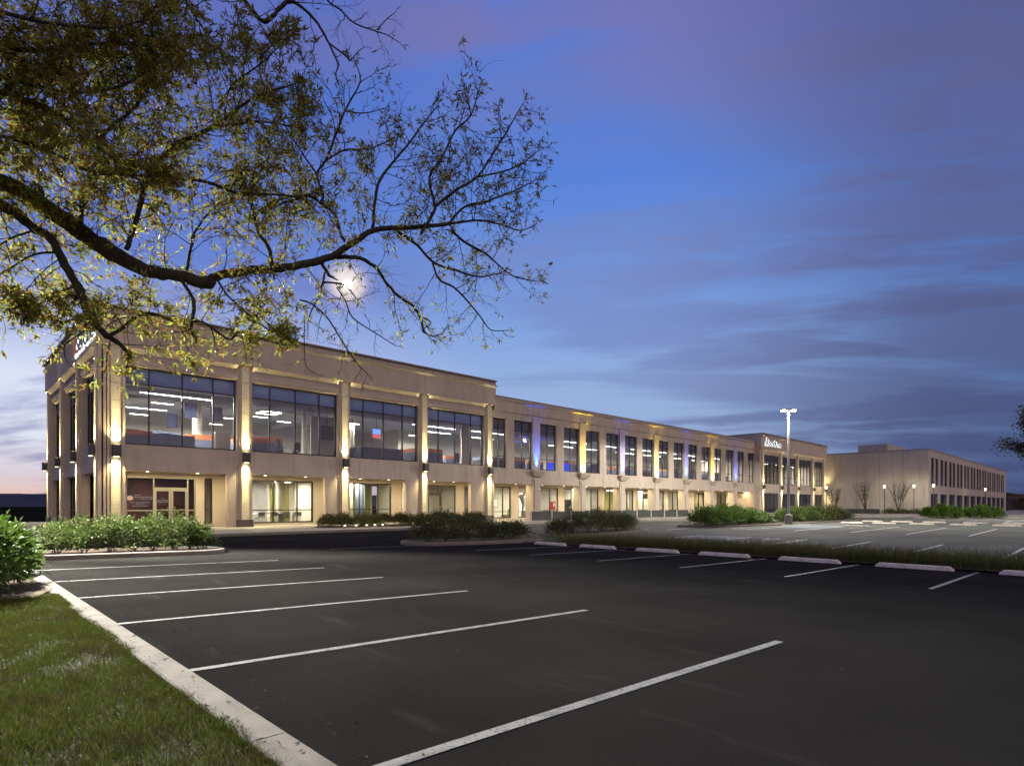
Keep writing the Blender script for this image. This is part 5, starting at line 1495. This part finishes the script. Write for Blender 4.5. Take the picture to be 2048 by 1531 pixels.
for i in range(3):
    shrub(111.5, 26.2 - 1.7 * i, -.12, .75, .9, 40, 14, .16, 'leaf_low', 140 + i, 'low tan shrub at the foot of the plain wall, %s right of the planter' % ORD[i], 'low shrubs by the plain wall', stems=4)

# bare little trees against the far wall
def bare_tree(x, y, h, seed, lab):
    r_ = random.Random(seed); t = empty('bare_tree', (x, y, -.12), lab, 'tree', 'bare trees against the plain wall')
    b = MB(); tw = MB()
    for k in range(9):
        a = r_.uniform(0, 6.28); p = Vector((x, y, -.12)); d = Vector((.10 * math.cos(a), .20 * math.sin(a), 1)).normalized(); pts = [p]; rd = [.04]
        for j in range(6):
            d = (d + Vector((r_.gauss(0, .05), +.035 * math.sin(a) + r_.gauss(0, .07), .06))).normalized(); p = p + d * h / 6.2; pts.append(p); rd.append(.034 * (1 - j / 6.5) + .006)
            if j > 1:
                for s in range(5):
                    q = p; e = (d + Vector((r_.gauss(0, .35), r_.gauss(0, .5), r_.uniform(.1, .5)))).normalized(); qs = [q]
                    for m_ in range(3): q = q + e * h * .075; e = (e + Vector((r_.gauss(0, .1), r_.gauss(0, .15), .1))).normalized(); qs.append(q)
                    tw.tube(qs, [.013, .010, .008, .005], 4)
        b.tube(pts, rd, 6)
    b.build('trunk', M['twig'], t, recalc=False); tw.build('branches', M['twig'], t, recalc=False)
bare_tree(111.3, 34.4, 3.9, 3, 'small bare tree at the left end of the plain wall, lit yellow'); bare_tree(111.3, 29.6, 4.6, 4, 'wide bare tree behind the planter box'); bare_tree(111.3, 25.0, 4.5, 5, 'bare vase-shaped tree right of the planter box')

# grass: blades as bent strips
def blades(name, P, h, w, lean, m, seed, seg=2, kind='stuff', curl=.5):
    rg = np.random.default_rng(seed); n = len(P)
    a = rg.uniform(0, 2 * np.pi, n); b_ = rg.uniform(0, 2 * np.pi, n)
    S = np.stack([np.cos(a), np.sin(a), np.zeros(n)], 1) * (w / 2)[:, None]
    Dn = np.stack([np.cos(b_), np.sin(b_), np.zeros(n)], 1)
    l1 = (lean * h)[:, None] * Dn * .35; l2 = (lean * h)[:, None] * Dn
    mid = P + l1 + np.array([0, 0, 1.]) * (h * .55)[:, None]
    tip = P + l2 + np.array([0, 0, 1.]) * (h * (1 - curl * lean * .5))[:, None]
    V = np.stack([P - S, P + S, mid + S * .8, mid - S * .8, tip], 1).reshape(-1, 3)
    i = np.arange(n)[:, None] * 5
    F = np.concatenate([i + np.array([[0, 1, 2]]), i + np.array([[0, 2, 3]]), i + np.array([[3, 2, 4]])], 1).reshape(-1, 3)
    o = link_arrays(name, V, F, M[m])
    return setp(o, kind=kind)
rg = np.random.default_rng(5)
def scatter(n, x0, x1, y0, y1): return np.stack([rg.uniform(x0, x1, n), rg.uniform(y0, y1, n)], 1)
A = np.concatenate([scatter(120000, -.5, 1.33, 2.2, 11.9), scatter(30000, -5, 1.3, -3, 12), scatter(9000, 1.24, 1.33, 2, 12)])
# patchy: thinner where the field is low
f_ = np.sin(A[:, 0] * 3.1 + A[:, 1] * 1.3) + np.sin(A[:, 0] * 1.1 - A[:, 1] * 2.3) + np.sin(A[:, 1] * 4.7 + 1)
eb = 11.3 - .2 * np.sin((1.3 - A[:, 0]) / .32 * .9) + .05 * (1.3 - A[:, 0]) / .32
f_ = .5 * f_ + .6 * np.sin(A[:, 0] * 9 + 3 * np.sin(A[:, 1] * 2.3)) + .6 * np.sin(A[:, 1] * 7 + 2 * np.sin(A[:, 0] * 5))
keep = (rg.uniform(-2.6, 2.6, len(A)) < f_ + 2.0) & (A[:, 1] < eb + rg.normal(0, .12, len(A)))
A = A[keep]; f_ = f_[keep]
z_ = np.array([lawnz(x, y) for x, y in A])
hh = rg.uniform(.028, .065, len(A)) * (1 + .12 * f_); ww = rg.uniform(.003, .0065, len(A))
blades('lawn_grass', np.column_stack([A, z_]), hh, ww, rg.uniform(.2, 1.2, len(A)), 'grass', 6)
A = scatter(26000, 20.55, 22.85, -8, 20.0)
tf = rg.integers(0, 900, len(A)); tc_ = scatter(900, 20.6, 22.8, -8, 20.0)
A = .12 * A + .88 * (tc_[tf] + rg.normal(0, .13, (len(A), 2))); A[:, 0] = np.clip(A[:, 0], 20.42, 22.9)
z_ = np.array([g(x, y) + .05 for x, y in A])
tuft = rg.uniform(.42, .72, 900)[tf]
blades('ornamental_grass', np.column_stack([A, z_]), tuft * rg.uniform(.6, 1.1, len(A)), rg.uniform(.006, .012, len(A)), rg.uniform(.05, .75, len(A)), 'ogr', 8, curl=.7)
A = scatter(2600, -3, 1.3, 11.4, 20)
# fallen leaves and twigs on the lot, lawn and kerb
n = 1500
A = np.concatenate([scatter(240, 1.8, 15, 1, 18), scatter(260, -1.5, 1.3, 2.5, 12), scatter(70, 1.3, 1.5, 2.5, 14), scatter(140, 1.56, 2.2, 2, 16), scatter(900, -2, 1.3, 11.5, 14.5)])
z_ = np.array([(g(x, y) + .006) if x > 1.54 else (.004 if x > 1.3 else (lawnz(x, y) + .045 if y < 11.4 else .004)) for x, y in A])
n = len(A); an = rg.uniform(0, 2 * np.pi, n)
D = np.stack([np.cos(an), np.sin(an), rg.normal(0, .08, n)], 1); N = unit(rg.normal(0, .25, (n, 3)) + np.array([0, 0, 1.]))
L_ = rg.uniform(.02, .065, n)
V, F = leaf_arrays(np.column_stack([A, z_ + .004]), unit(D), N, L_, L_ * rg.uniform(.15, .35, n), .12)
setp(link_arrays('fallen_leaves', V, F, M['litter']), kind='stuff')

# ------------------------------------------------------------------ the big willow oak
# limbs: centre line (x, y, z, radius), leafiness, twigginess
LIMBS=[
([(0.25,7.86,4.69,0.103),(0.47,7.79,4.57,0.1),(0.75,7.7,4.44,0.102),(1.05,7.61,4.21,0.11),(1.34,7.51,4.03,0.107),(1.64,7.39,3.89,0.092),(1.9,7.26,3.87,0.077),(2.17,7.13,3.82,0.084),(2.23,7.11,3.89,0.062),(2.44,7.0,3.98,0.057),(2.77,6.83,4.06,0.055),(3.06,6.68,4.14,0.053),(3.3,6.55,4.24,0.053),(3.56,6.43,4.45,0.045),(3.82,6.3,4.67,0.039),(4.14,6.11,4.74,0.034),(4.52,5.9,4.83,0.028),(4.6,5.85,4.86,0.022)],0.55,0.7),
([(0.24,7.59,4.29,0.066),(0.45,7.52,4.23,0.063),(0.56,7.48,4.18,0.058),(0.71,7.45,4.05,0.054),(0.82,7.41,4.0,0.05),(0.94,7.43,3.76,0.05),(1.05,7.44,3.56,0.046),(1.13,7.46,3.33,0.047),(1.2,7.46,3.22,0.042),(1.3,7.43,3.12,0.037),(1.41,7.4,3.04,0.026),(1.45,7.38,2.99,0.024)],0.9,1.0),
([(1.3,7.39,3.11,0.026),(1.43,7.37,3.22,0.026),(1.51,7.36,3.32,0.021),(1.67,7.33,3.42,0.016),(1.85,7.28,3.37,0.014),(2.04,7.23,3.29,0.011)],0.5,0.9),
([(1.39,7.03,3.93,0.03),(1.47,7.06,4.21,0.031),(1.55,7.11,4.57,0.029),(1.6,7.15,4.79,0.029),(1.68,7.14,4.97,0.029),(1.87,7.09,5.23,0.03),(2.03,7.02,5.36,0.027),(2.22,6.94,5.52,0.025),(2.54,6.82,5.89,0.02),(2.95,6.62,6.17,0.011)],0.9,0.9),
([(2.21,6.92,5.51,0.022),(2.26,6.94,5.73,0.017),(2.41,6.92,6.07,0.014),(2.67,6.8,6.37,0.011),(2.84,6.73,6.62,0.009)],1.0,0.9),
([(2.14,6.99,5.48,0.016),(2.39,6.94,5.6,0.017),(2.67,6.89,5.74,0.014),(3.05,6.8,5.8,0.012)],0.9,0.9),
([(0.26,7.28,5.08,0.041),(0.49,7.23,5.18,0.037),(0.64,7.2,5.14,0.038),(0.8,7.16,5.13,0.038),(0.97,7.14,5.04,0.039),(1.13,7.11,4.93,0.04),(1.32,7.07,4.83,0.03),(1.57,6.99,4.81,0.021)],1.0,1.0),
([(0.24,6.74,5.56,0.025),(0.6,6.67,5.6,0.022),(0.87,6.6,5.66,0.018),(1.16,6.51,5.75,0.014),(1.42,6.43,5.92,0.009)],1.0,1.2),
([(0.25,7.01,5.38,0.026),(0.63,6.99,5.52,0.023),(0.96,6.95,5.72,0.021),(1.27,6.89,5.88,0.015),(1.6,6.82,5.97,0.01)],1.0,1.2),
([(0.25,7.01,5.16,0.026),(0.59,6.99,5.2,0.023),(0.92,6.94,5.25,0.019),(1.27,6.87,5.43,0.017),(1.55,6.82,5.72,0.013),(1.75,6.81,6.02,0.01)],1.0,1.2),
([(1.12,7.01,4.87,0.024),(1.27,7.02,5.13,0.02),(1.46,7.01,5.39,0.018),(1.61,7.05,5.77,0.016),(1.75,7.09,6.12,0.011)],1.0,1.1),
([(0.3,7.25,4.76,0.023),(0.64,7.18,4.74,0.021),(0.9,7.12,4.68,0.019),(1.13,7.06,4.62,0.017),(1.37,6.98,4.66,0.015),(1.7,6.86,4.73,0.013)],1.0,1.1),
([(0.35,7.62,5.09,0.029),(0.57,7.59,5.52,0.025),(0.87,7.47,5.81,0.023),(1.21,7.3,5.96,0.021),(1.5,7.19,6.31,0.016),(1.75,7.09,6.63,0.011)],1.0,1.2),
([(1.04,7.22,4.14,0.03),(1.07,7.32,4.42,0.028),(1.13,7.38,4.67,0.026),(1.2,7.36,4.76,0.021),(1.39,7.3,4.8,0.016),(1.6,7.24,4.78,0.011)],0.9,1.0),
([(1.11,7.3,4.73,0.018),(1.04,7.51,5.0,0.015),(0.94,7.73,5.21,0.013),(0.84,7.98,5.49,0.011)],0.9,1.0),
([(1.98,7.15,3.92,0.022),(2.05,7.24,4.21,0.02),(2.09,7.29,4.39,0.017),(2.24,7.31,4.67,0.014),(2.4,7.3,4.88,0.012)],0.7,1.0),
([(2.73,6.69,4.05,0.028),(2.73,6.78,4.28,0.029),(2.67,6.93,4.49,0.026),(2.66,7.03,4.73,0.023),(2.66,7.11,4.97,0.021),(2.7,7.15,5.22,0.015),(2.79,7.19,5.59,0.012)],0.7,0.9),
([(2.66,7.04,4.74,0.017),(2.84,6.99,4.85,0.018),(3.0,6.95,4.95,0.015),(3.27,6.87,5.11,0.015)],0.7,0.9),
([(1.99,6.99,4.85,0.019),(2.17,6.96,4.87,0.022),(2.32,6.94,4.85,0.022),(2.47,6.91,4.85,0.02),(2.85,6.82,4.94,0.015),(3.09,6.76,4.97,0.012)],0.8,0.9),
([(1.93,7.19,3.82,0.022),(2.02,7.15,3.66,0.025),(2.05,7.14,3.57,0.028),(2.05,7.18,3.41,0.025),(2.04,7.21,3.28,0.022),(2.08,7.19,3.2,0.011)],0.1,0.15),
([(2.07,7.2,3.39,0.017),(2.15,7.16,3.39,0.017),(2.26,7.11,3.31,0.017),(2.4,7.05,3.22,0.014),(2.5,7.01,3.32,0.014),(2.71,6.9,3.25,0.012),(2.93,6.78,3.2,0.009)],0.9,1.0),
([(2.25,7.03,3.87,0.017),(2.35,7.04,3.73,0.014),(2.51,7.03,3.6,0.014),(2.7,6.99,3.46,0.012),(2.91,6.94,3.33,0.009)],1.0,1.1),
([(1.48,7.08,3.71,0.015),(1.46,7.2,3.55,0.016),(1.49,7.28,3.37,0.013),(1.52,7.32,3.28,0.011)],0.4,0.6),
([(0.91,7.49,3.87,0.015),(0.84,7.5,3.88,0.015),(0.68,7.53,3.81,0.012),(0.52,7.52,3.63,0.01),(0.45,7.52,3.56,0.01)],0.8,1.0),
([(0.67,7.45,4.02,0.015),(0.55,7.42,3.92,0.014),(0.44,7.39,3.8,0.009)],0.7,1.0),
([(1.04,7.51,3.66,0.018),(1.09,7.5,3.61,0.016),(1.11,7.51,3.53,0.013),(1.03,7.65,3.47,0.01)],1.0,1.2),
([(1.14,7.54,3.31,0.016),(1.05,7.59,3.28,0.013),(0.95,7.64,3.24,0.01),(0.85,7.69,3.25,0.008)],1.0,1.2),
([(1.12,7.57,3.48,0.016),(0.99,7.61,3.52,0.013),(0.84,7.65,3.47,0.01),(0.72,7.67,3.32,0.008)],1.0,1.2),
([(1.23,7.6,3.28,0.011),(1.09,7.69,3.14,0.01),(0.98,7.75,3.02,0.008),(0.99,7.71,2.86,0.006),(1.03,7.65,2.79,0.005)],0.1,0.3),
([(3.81,6.34,4.71,0.024),(3.87,6.38,5.06,0.025),(3.93,6.4,5.31,0.022),(4.06,6.35,5.56,0.019),(4.29,6.25,5.91,0.016),(4.44,6.19,6.17,0.013),(4.62,6.11,6.46,0.008)],0.35,1.0),
([(4.23,5.93,4.64,0.024),(4.39,5.88,4.94,0.025),(4.41,5.9,5.07,0.022),(4.42,6.01,5.43,0.022),(4.58,5.95,5.73,0.019),(4.76,5.91,6.12,0.016),(4.93,5.82,6.34,0.013),(5.07,5.81,6.76,0.008)],0.4,1.0),
([(4.41,5.9,5.01,0.022),(4.68,5.81,5.29,0.022),(4.95,5.7,5.52,0.019),(5.27,5.63,6.06,0.016),(5.4,5.6,6.29,0.013),(5.61,5.56,6.68,0.008)],0.3,1.0),
([(4.99,5.75,5.55,0.016),(5.26,5.62,5.66,0.013),(5.51,5.51,5.81,0.011),(5.77,5.41,6.07,0.007)],0.3,1.0),
([(4.6,5.85,4.85,0.022),(4.8,5.81,5.11,0.019),(5.08,5.71,5.25,0.016),(5.46,5.56,5.47,0.013),(5.72,5.46,5.66,0.008)],0.35,1.0),
([(4.6,5.85,4.85,0.019),(5.0,5.71,4.98,0.016),(5.32,5.6,4.98,0.013),(5.53,5.52,4.96,0.01),(5.73,5.44,5.07,0.007)],0.4,1.0),
([(4.08,6.22,4.71,0.025),(4.29,6.12,4.59,0.022),(4.51,6.03,4.39,0.019),(4.76,5.9,4.33,0.016),(5.01,5.77,4.28,0.013),(5.26,5.62,4.35,0.008)],0.35,0.9),
([(4.45,5.99,4.36,0.016),(4.56,5.99,4.18,0.016),(4.72,5.91,4.11,0.016),(4.9,5.84,3.95,0.013),(5.07,5.78,3.77,0.012),(5.21,5.74,3.63,0.008),(5.39,5.64,3.64,0.007)],0.2,0.6),
([(4.62,5.83,4.78,0.019),(4.79,5.8,4.68,0.019),(5.09,5.72,4.59,0.016),(5.3,5.67,4.47,0.013),(5.51,5.61,4.37,0.01),(5.82,5.5,4.36,0.007)],0.25,0.8),
([(3.43,6.57,4.31,0.033),(3.64,6.43,4.33,0.03),(3.83,6.32,4.24,0.027),(3.94,6.27,4.08,0.024),(4.08,6.19,3.91,0.022),(4.24,6.1,3.8,0.022),(4.32,6.06,3.65,0.022),(4.37,6.06,3.51,0.019),(4.41,6.03,3.47,0.009)],0.25,0.5),
([(4.31,6.0,3.65,0.012),(4.37,5.96,3.62,0.011),(4.39,5.95,3.58,0.009),(4.33,6.04,3.5,0.01),(4.46,5.95,3.44,0.009),(4.56,5.89,3.52,0.006)],0.0,0.1),
([(3.27,6.59,4.2,0.03),(3.31,6.55,4.12,0.027),(3.34,6.52,4.05,0.024)],0,0),
([(3.3,6.56,4.09,0.015),(3.28,6.58,3.94,0.015),(3.25,6.6,3.81,0.013),(3.17,6.69,3.57,0.009),(3.16,6.7,3.41,0.006)],0.05,0.7),
([(3.29,6.57,3.97,0.015),(3.46,6.46,3.97,0.013),(3.55,6.41,3.9,0.012),(3.63,6.38,3.8,0.006)],0.1,0.6),
([(3.4,6.46,3.91,0.009),(3.49,6.42,3.77,0.011),(3.58,6.4,3.58,0.01),(3.8,6.27,3.42,0.008),(4.01,6.15,3.28,0.006)],0.05,0.8),
([(3.09,6.76,3.76,0.012),(3.19,6.69,3.73,0.013),(3.34,6.6,3.59,0.013),(3.46,6.54,3.39,0.012),(3.65,6.45,3.07,0.01),(3.78,6.37,2.92,0.006)],0.05,0.8),
([(3.13,6.73,3.52,0.008),(3.13,6.73,3.23,0.007),(3.14,6.71,2.99,0.006),(3.23,6.63,2.89,0.005)],0.05,0.4),
([(3.57,6.57,4.55,0.024),(3.53,6.6,4.62,0.021),(3.48,6.63,4.84,0.021),(3.34,6.74,4.99,0.021),(3.21,6.85,5.07,0.018),(2.97,7.05,5.01,0.015),(2.75,7.23,4.84,0.012)],0.7,0.9),
([(3.31,6.69,4.96,0.018),(3.34,6.67,5.07,0.018),(3.3,6.75,5.32,0.018),(3.39,6.7,5.52,0.018),(3.5,6.64,5.87,0.017),(3.59,6.6,6.16,0.015),(3.73,6.52,6.49,0.012),(3.75,6.53,6.63,0.009),(3.73,6.56,6.73,0.007)],0.25,0.6),
([(3.63,6.66,6.19,0.01),(3.77,6.57,6.19,0.009),(3.9,6.49,6.23,0.007),(4.03,6.41,6.3,0.006)],0.0,0.8),
([(3.38,6.76,5.5,0.013),(3.6,6.63,5.69,0.012),(3.86,6.48,5.75,0.011),(4.12,6.32,5.93,0.008)],0.5,1.0),
([(3.29,6.71,5.29,0.015),(3.12,6.82,5.57,0.012),(2.98,6.92,5.85,0.011),(2.88,6.97,6.12,0.008)],0.8,1.0),
([(2.4,6.88,7.19,0.028),(2.46,6.84,7.01,0.028),(2.57,6.77,6.85,0.028),(2.65,6.71,6.77,0.031),(2.72,6.65,6.83,0.028),(2.78,6.61,6.93,0.028),(2.85,6.56,7.02,0.031),(2.92,6.51,7.02,0.025),(3.05,6.41,6.9,0.02),(3.14,6.34,6.76,0.017),(3.22,6.29,6.59,0.014),(3.3,6.24,6.38,0.011),(3.29,6.27,6.27,0.009),(3.32,6.26,6.16,0.006)],0.06,0.35),
([(3.25,6.33,6.63,0.011),(3.41,6.23,6.52,0.012),(3.44,6.22,6.48,0.009),(3.52,6.18,6.6,0.007),(3.58,6.15,6.67,0.005)],0,0.5),
([(3.17,6.41,7.36,0.017),(3.25,6.39,7.17,0.014),(3.37,6.31,7.08,0.013),(3.46,6.26,6.99,0.012),(3.56,6.19,6.93,0.011),(3.7,6.1,6.9,0.009),(3.82,6.02,6.87,0.008),(3.93,5.94,6.8,0.005)],0.02,0.6),
([(3.75,6.12,6.95,0.007),(3.81,6.06,7.06,0.007),(3.9,5.98,7.16,0.005)],0,0.5),
([(1.8,6.9,6.83,0.016),(1.93,6.93,6.67,0.014),(2.06,6.94,6.53,0.012),(2.2,6.93,6.41,0.01)],0.5,0.9),
([(2.67,6.89,6.45,0.011),(2.87,6.8,6.79,0.012),(2.98,6.73,6.87,0.009)],0.9,0.9),
([(1.51,6.63,6.43,0.015),(1.61,6.68,6.23,0.012),(1.6,6.82,6.05,0.01)],1,1)]

rt = random.Random(11); rgt = np.random.default_rng(12)
T = empty('oak_tree', (-.45, 8.1, -.05), 'big autumn oak reaching in from the left, yellowing narrow leaves and bare twig ends', 'tree')
tb = MB(); lb = MB(); wb = MB()
crown = Vector((-.38, 7.9, 3.6))
tb.tube([(-.47, 8.12, -.1), (-.46, 8.1, .15), (-.44, 8.08, .8), (-.42, 8.02, 2.), (-.38, 7.9, 3.5), (-.36, 7.8, 5.2), (-.4, 7.6, 7.2), (-.3, 7.5, 9.)], [.42, .30, .25, .235, .23, .19, .13, .06], 14)
LP = []; LD = []; LL = []
def put_leaf(p, d, ln): LP.append(p); LD.append(d); LL.append(ln)
def rv(s=1.): return Vector((rt.gauss(0, s), rt.gauss(0, s), rt.gauss(0, s)))
def smooth_line(pts, k=4):
    out = []; n = len(pts)
    for i in range(n - 1):
        p0, p1, p2, p3 = pts[max(i - 1, 0)], pts[i], pts[i + 1], pts[min(i + 2, n - 1)]
        for j in range(k):
            t = j / k
            out.append(tuple(.5 * (2 * b_ + (c - a) * t + (2 * a - 5 * b_ + 4 * c - d) * t * t + (3 * b_ - a - 3 * c + d) * t ** 3) for a, b_, c, d in zip(p0, p1, p2, p3)))
    out.append(tuple(pts[-1])); return out
def twig(p, d, ln, r0, leaf, lvl):
    """a crooked twig; side twiglets and leaf sprays along it"""
    n = 5 if lvl == 0 else 3
    pts = [p]; rd = [r0]; q = p.copy(); dd = d.normalized()
    for i in range(n):
        dd = (dd + rv(.22 if lvl == 0 else .3) + Vector((0, 0, .03))).normalized(); q = q + dd * (ln / n); pts.append(q.copy()); rd.append(max(.0011, r0 * (1 - .75 * (i + 1) / n)))
        if lvl == 0 and i > 0 or (lvl == 1 and rt.random() < .3 and ln > .12):
            for s in range(2 if lvl == 0 else 1):
                e = (dd + rv(.55)).normalized()
                twig(q, e, ln * rt.uniform(.25, .5), max(.0014, r0 * .45), leaf, lvl + 1)
        if rt.random() < leaf * .95:
            for s in range(rt.randint(1, 3)):
                put_leaf(q + rv(.012), (dd * .7 + rv(.6) + Vector((0, 0, -.25))).normalized(), rt.uniform(.05, .095))
    if rt.random() < leaf:
        for s in range(rt.randint(3, 5)):
            put_leaf(q, (dd * .8 + rv(.55) + Vector((0, 0, -.2))).normalized(), rt.uniform(.05, .1))
    wb.tube(pts, rd, 4 if lvl == 0 else 3, cap=False)
for pts, leaf, tw in LIMBS:
    leaf = leaf * (.45 if leaf < .5 else .86)
    sp = smooth_line(pts)
    # small knots and kinks so that limbs are not smooth pipes
    sp = [(x + rt.gauss(0, r * .10), y + rt.gauss(0, r * .10), z + rt.gauss(0, r * .10), r * rt.uniform(.93, 1.08)) for x, y, z, r in sp]
    big = max(p[3] for p in sp)
    tgt = tb if big > .05 else lb
    p0 = Vector(sp[0][:3])
    if p0.x < .45 and big > .02:      # run the limb back to the trunk
        zt_ = min(max(p0.z - .55, 2.6), 8.)
        root = Vector((-.40, 7.95, zt_))
        m_ = root.lerp(p0, .5) + Vector((0, 0, .08))
        sp = [(*root, sp[0][3] * 1.35), (*m_, sp[0][3] * 1.12)] + sp
    tgt.tube([p[:3] for p in sp], [max(.003, p[3] * .80) for p in sp], 9 if big > .05 else 6)
    acc = 0.; step = .085 / max(tw, .05)
    for a, c in zip(sp, sp[1:]):
        va, vc = Vector(a[:3]), Vector(c[:3]); seg = (vc - va).length
        if seg < 1e-5: continue
        acc += seg
        while acc > step:
            acc -= step
            if a[0] < -.2: continue
            tdir = (vc - va).normalized()
            o_ = tdir.orthogonal().normalized(); o_.rotate(Matrix.Rotation(rt.uniform(0, 6.28), 3, tdir))
            d = (tdir * rt.uniform(.2, .9) + o_ + Vector((0, 0, .12))).normalized()
            ln = rt.uniform(.25, .8) * (1.1 if a[3] > .015 else max(.14, min(.7, a[3] / .018)))
            twig(va.lerp(vc, rt.random()), d, ln, min(.006, a[3] * .5), leaf, 0)
    # tip spray
    twig(Vector(sp[-1][:3]), (Vector(sp[-1][:3]) - Vector(sp[-2][:3])), .09, max(.002, sp[-1][3] * .8), leaf, 0)
tb.build('trunk', M['bark'], T, smooth=True, recalc=False)
lb.build('limbs', M['bark'], T, smooth=True, recalc=False)
wb.build('branches', M['twig'], T, recalc=False)
P_ = np.array([tuple(p) for p in LP]); D_ = np.array([tuple(d) for d in LD]); L_ = np.array(LL)
N_ = unit(rgt.normal(0, .8, (len(P_), 3)) + np.array([0, 0, .6]))
V, F = leaf_arrays(P_, unit(D_), N_, L_, L_ * rgt.uniform(.17, .26, len(L_)), .2)
link_arrays('crown', V, F, M['leaf_oak'], T)

# second tree reaching in from the right edge
T2 = empty('street_tree', (41.3, 1.3, g(41.3, 1.3)), 'dark leafy tree reaching in from the right edge', 'tree')
b = MB(); z0 = g(41.3, 1.3); r2 = random.Random(21)
b.tube([(41.3, 1.3, z0 - .1), (41.3, 1.3, z0 + 1.4), (41.2, 1.4, 3.4), (41.1, 1.5, 5.2)], [.2, .15, .13, .08], 10)
cl = []
for a_ in range(11):
    an = a_ * 2.4; zz = 2.9 + .33 * a_
    e = Vector((41.2 + 1.9 * math.cos(an), 1.4 + 1.9 * math.sin(an), zz + 1.1)); s = Vector((41.2, 1.4, zz))
    m_ = s.lerp(e, .5) + Vector((0, 0, .15)); b.tube([s, m_, e], [.06, .04, .015], 6)
    cl += [s.lerp(e, .6), e, e + Vector((r2.gauss(0, .4), r2.gauss(0, .4), .3))]
for e in (Vector((40.55, 4.2, 4.55)), Vector((40.6, 3.7, 4.4)), Vector((40.7, 3.5, 5.5)), Vector((40.7, 3.3, 6.0)), Vector((40.9, 3.3, 3.95)), Vector((40.7, 2.6, 6.3)), Vector((40.7, 3.0, 5.0))):
    s = Vector((41.2, 1.4, e.z - .8)); b.tube([s, s.lerp(e, .5) + Vector((0, 0, .2)), e], [.05, .035, .01], 6); cl += [e, s.lerp(e, .75)]
b.build('trunk', M['bark'], T2, smooth=True, recalc=False)
n = 330; Pq = np.repeat(np.array([tuple(c) for c in cl]), n, 0) + rgt.normal(0, .22, (len(cl) * n, 3))
Dq = unit(rgt.normal(0, 1, Pq.shape)); Lq = rgt.uniform(.08, .15, len(Pq))
V, F = leaf_arrays(Pq, Dq, unit(rgt.normal(0, 1, Pq.shape)), Lq, Lq * .45)
link_arrays('crown', V, F, M['leaf_far'], T2)
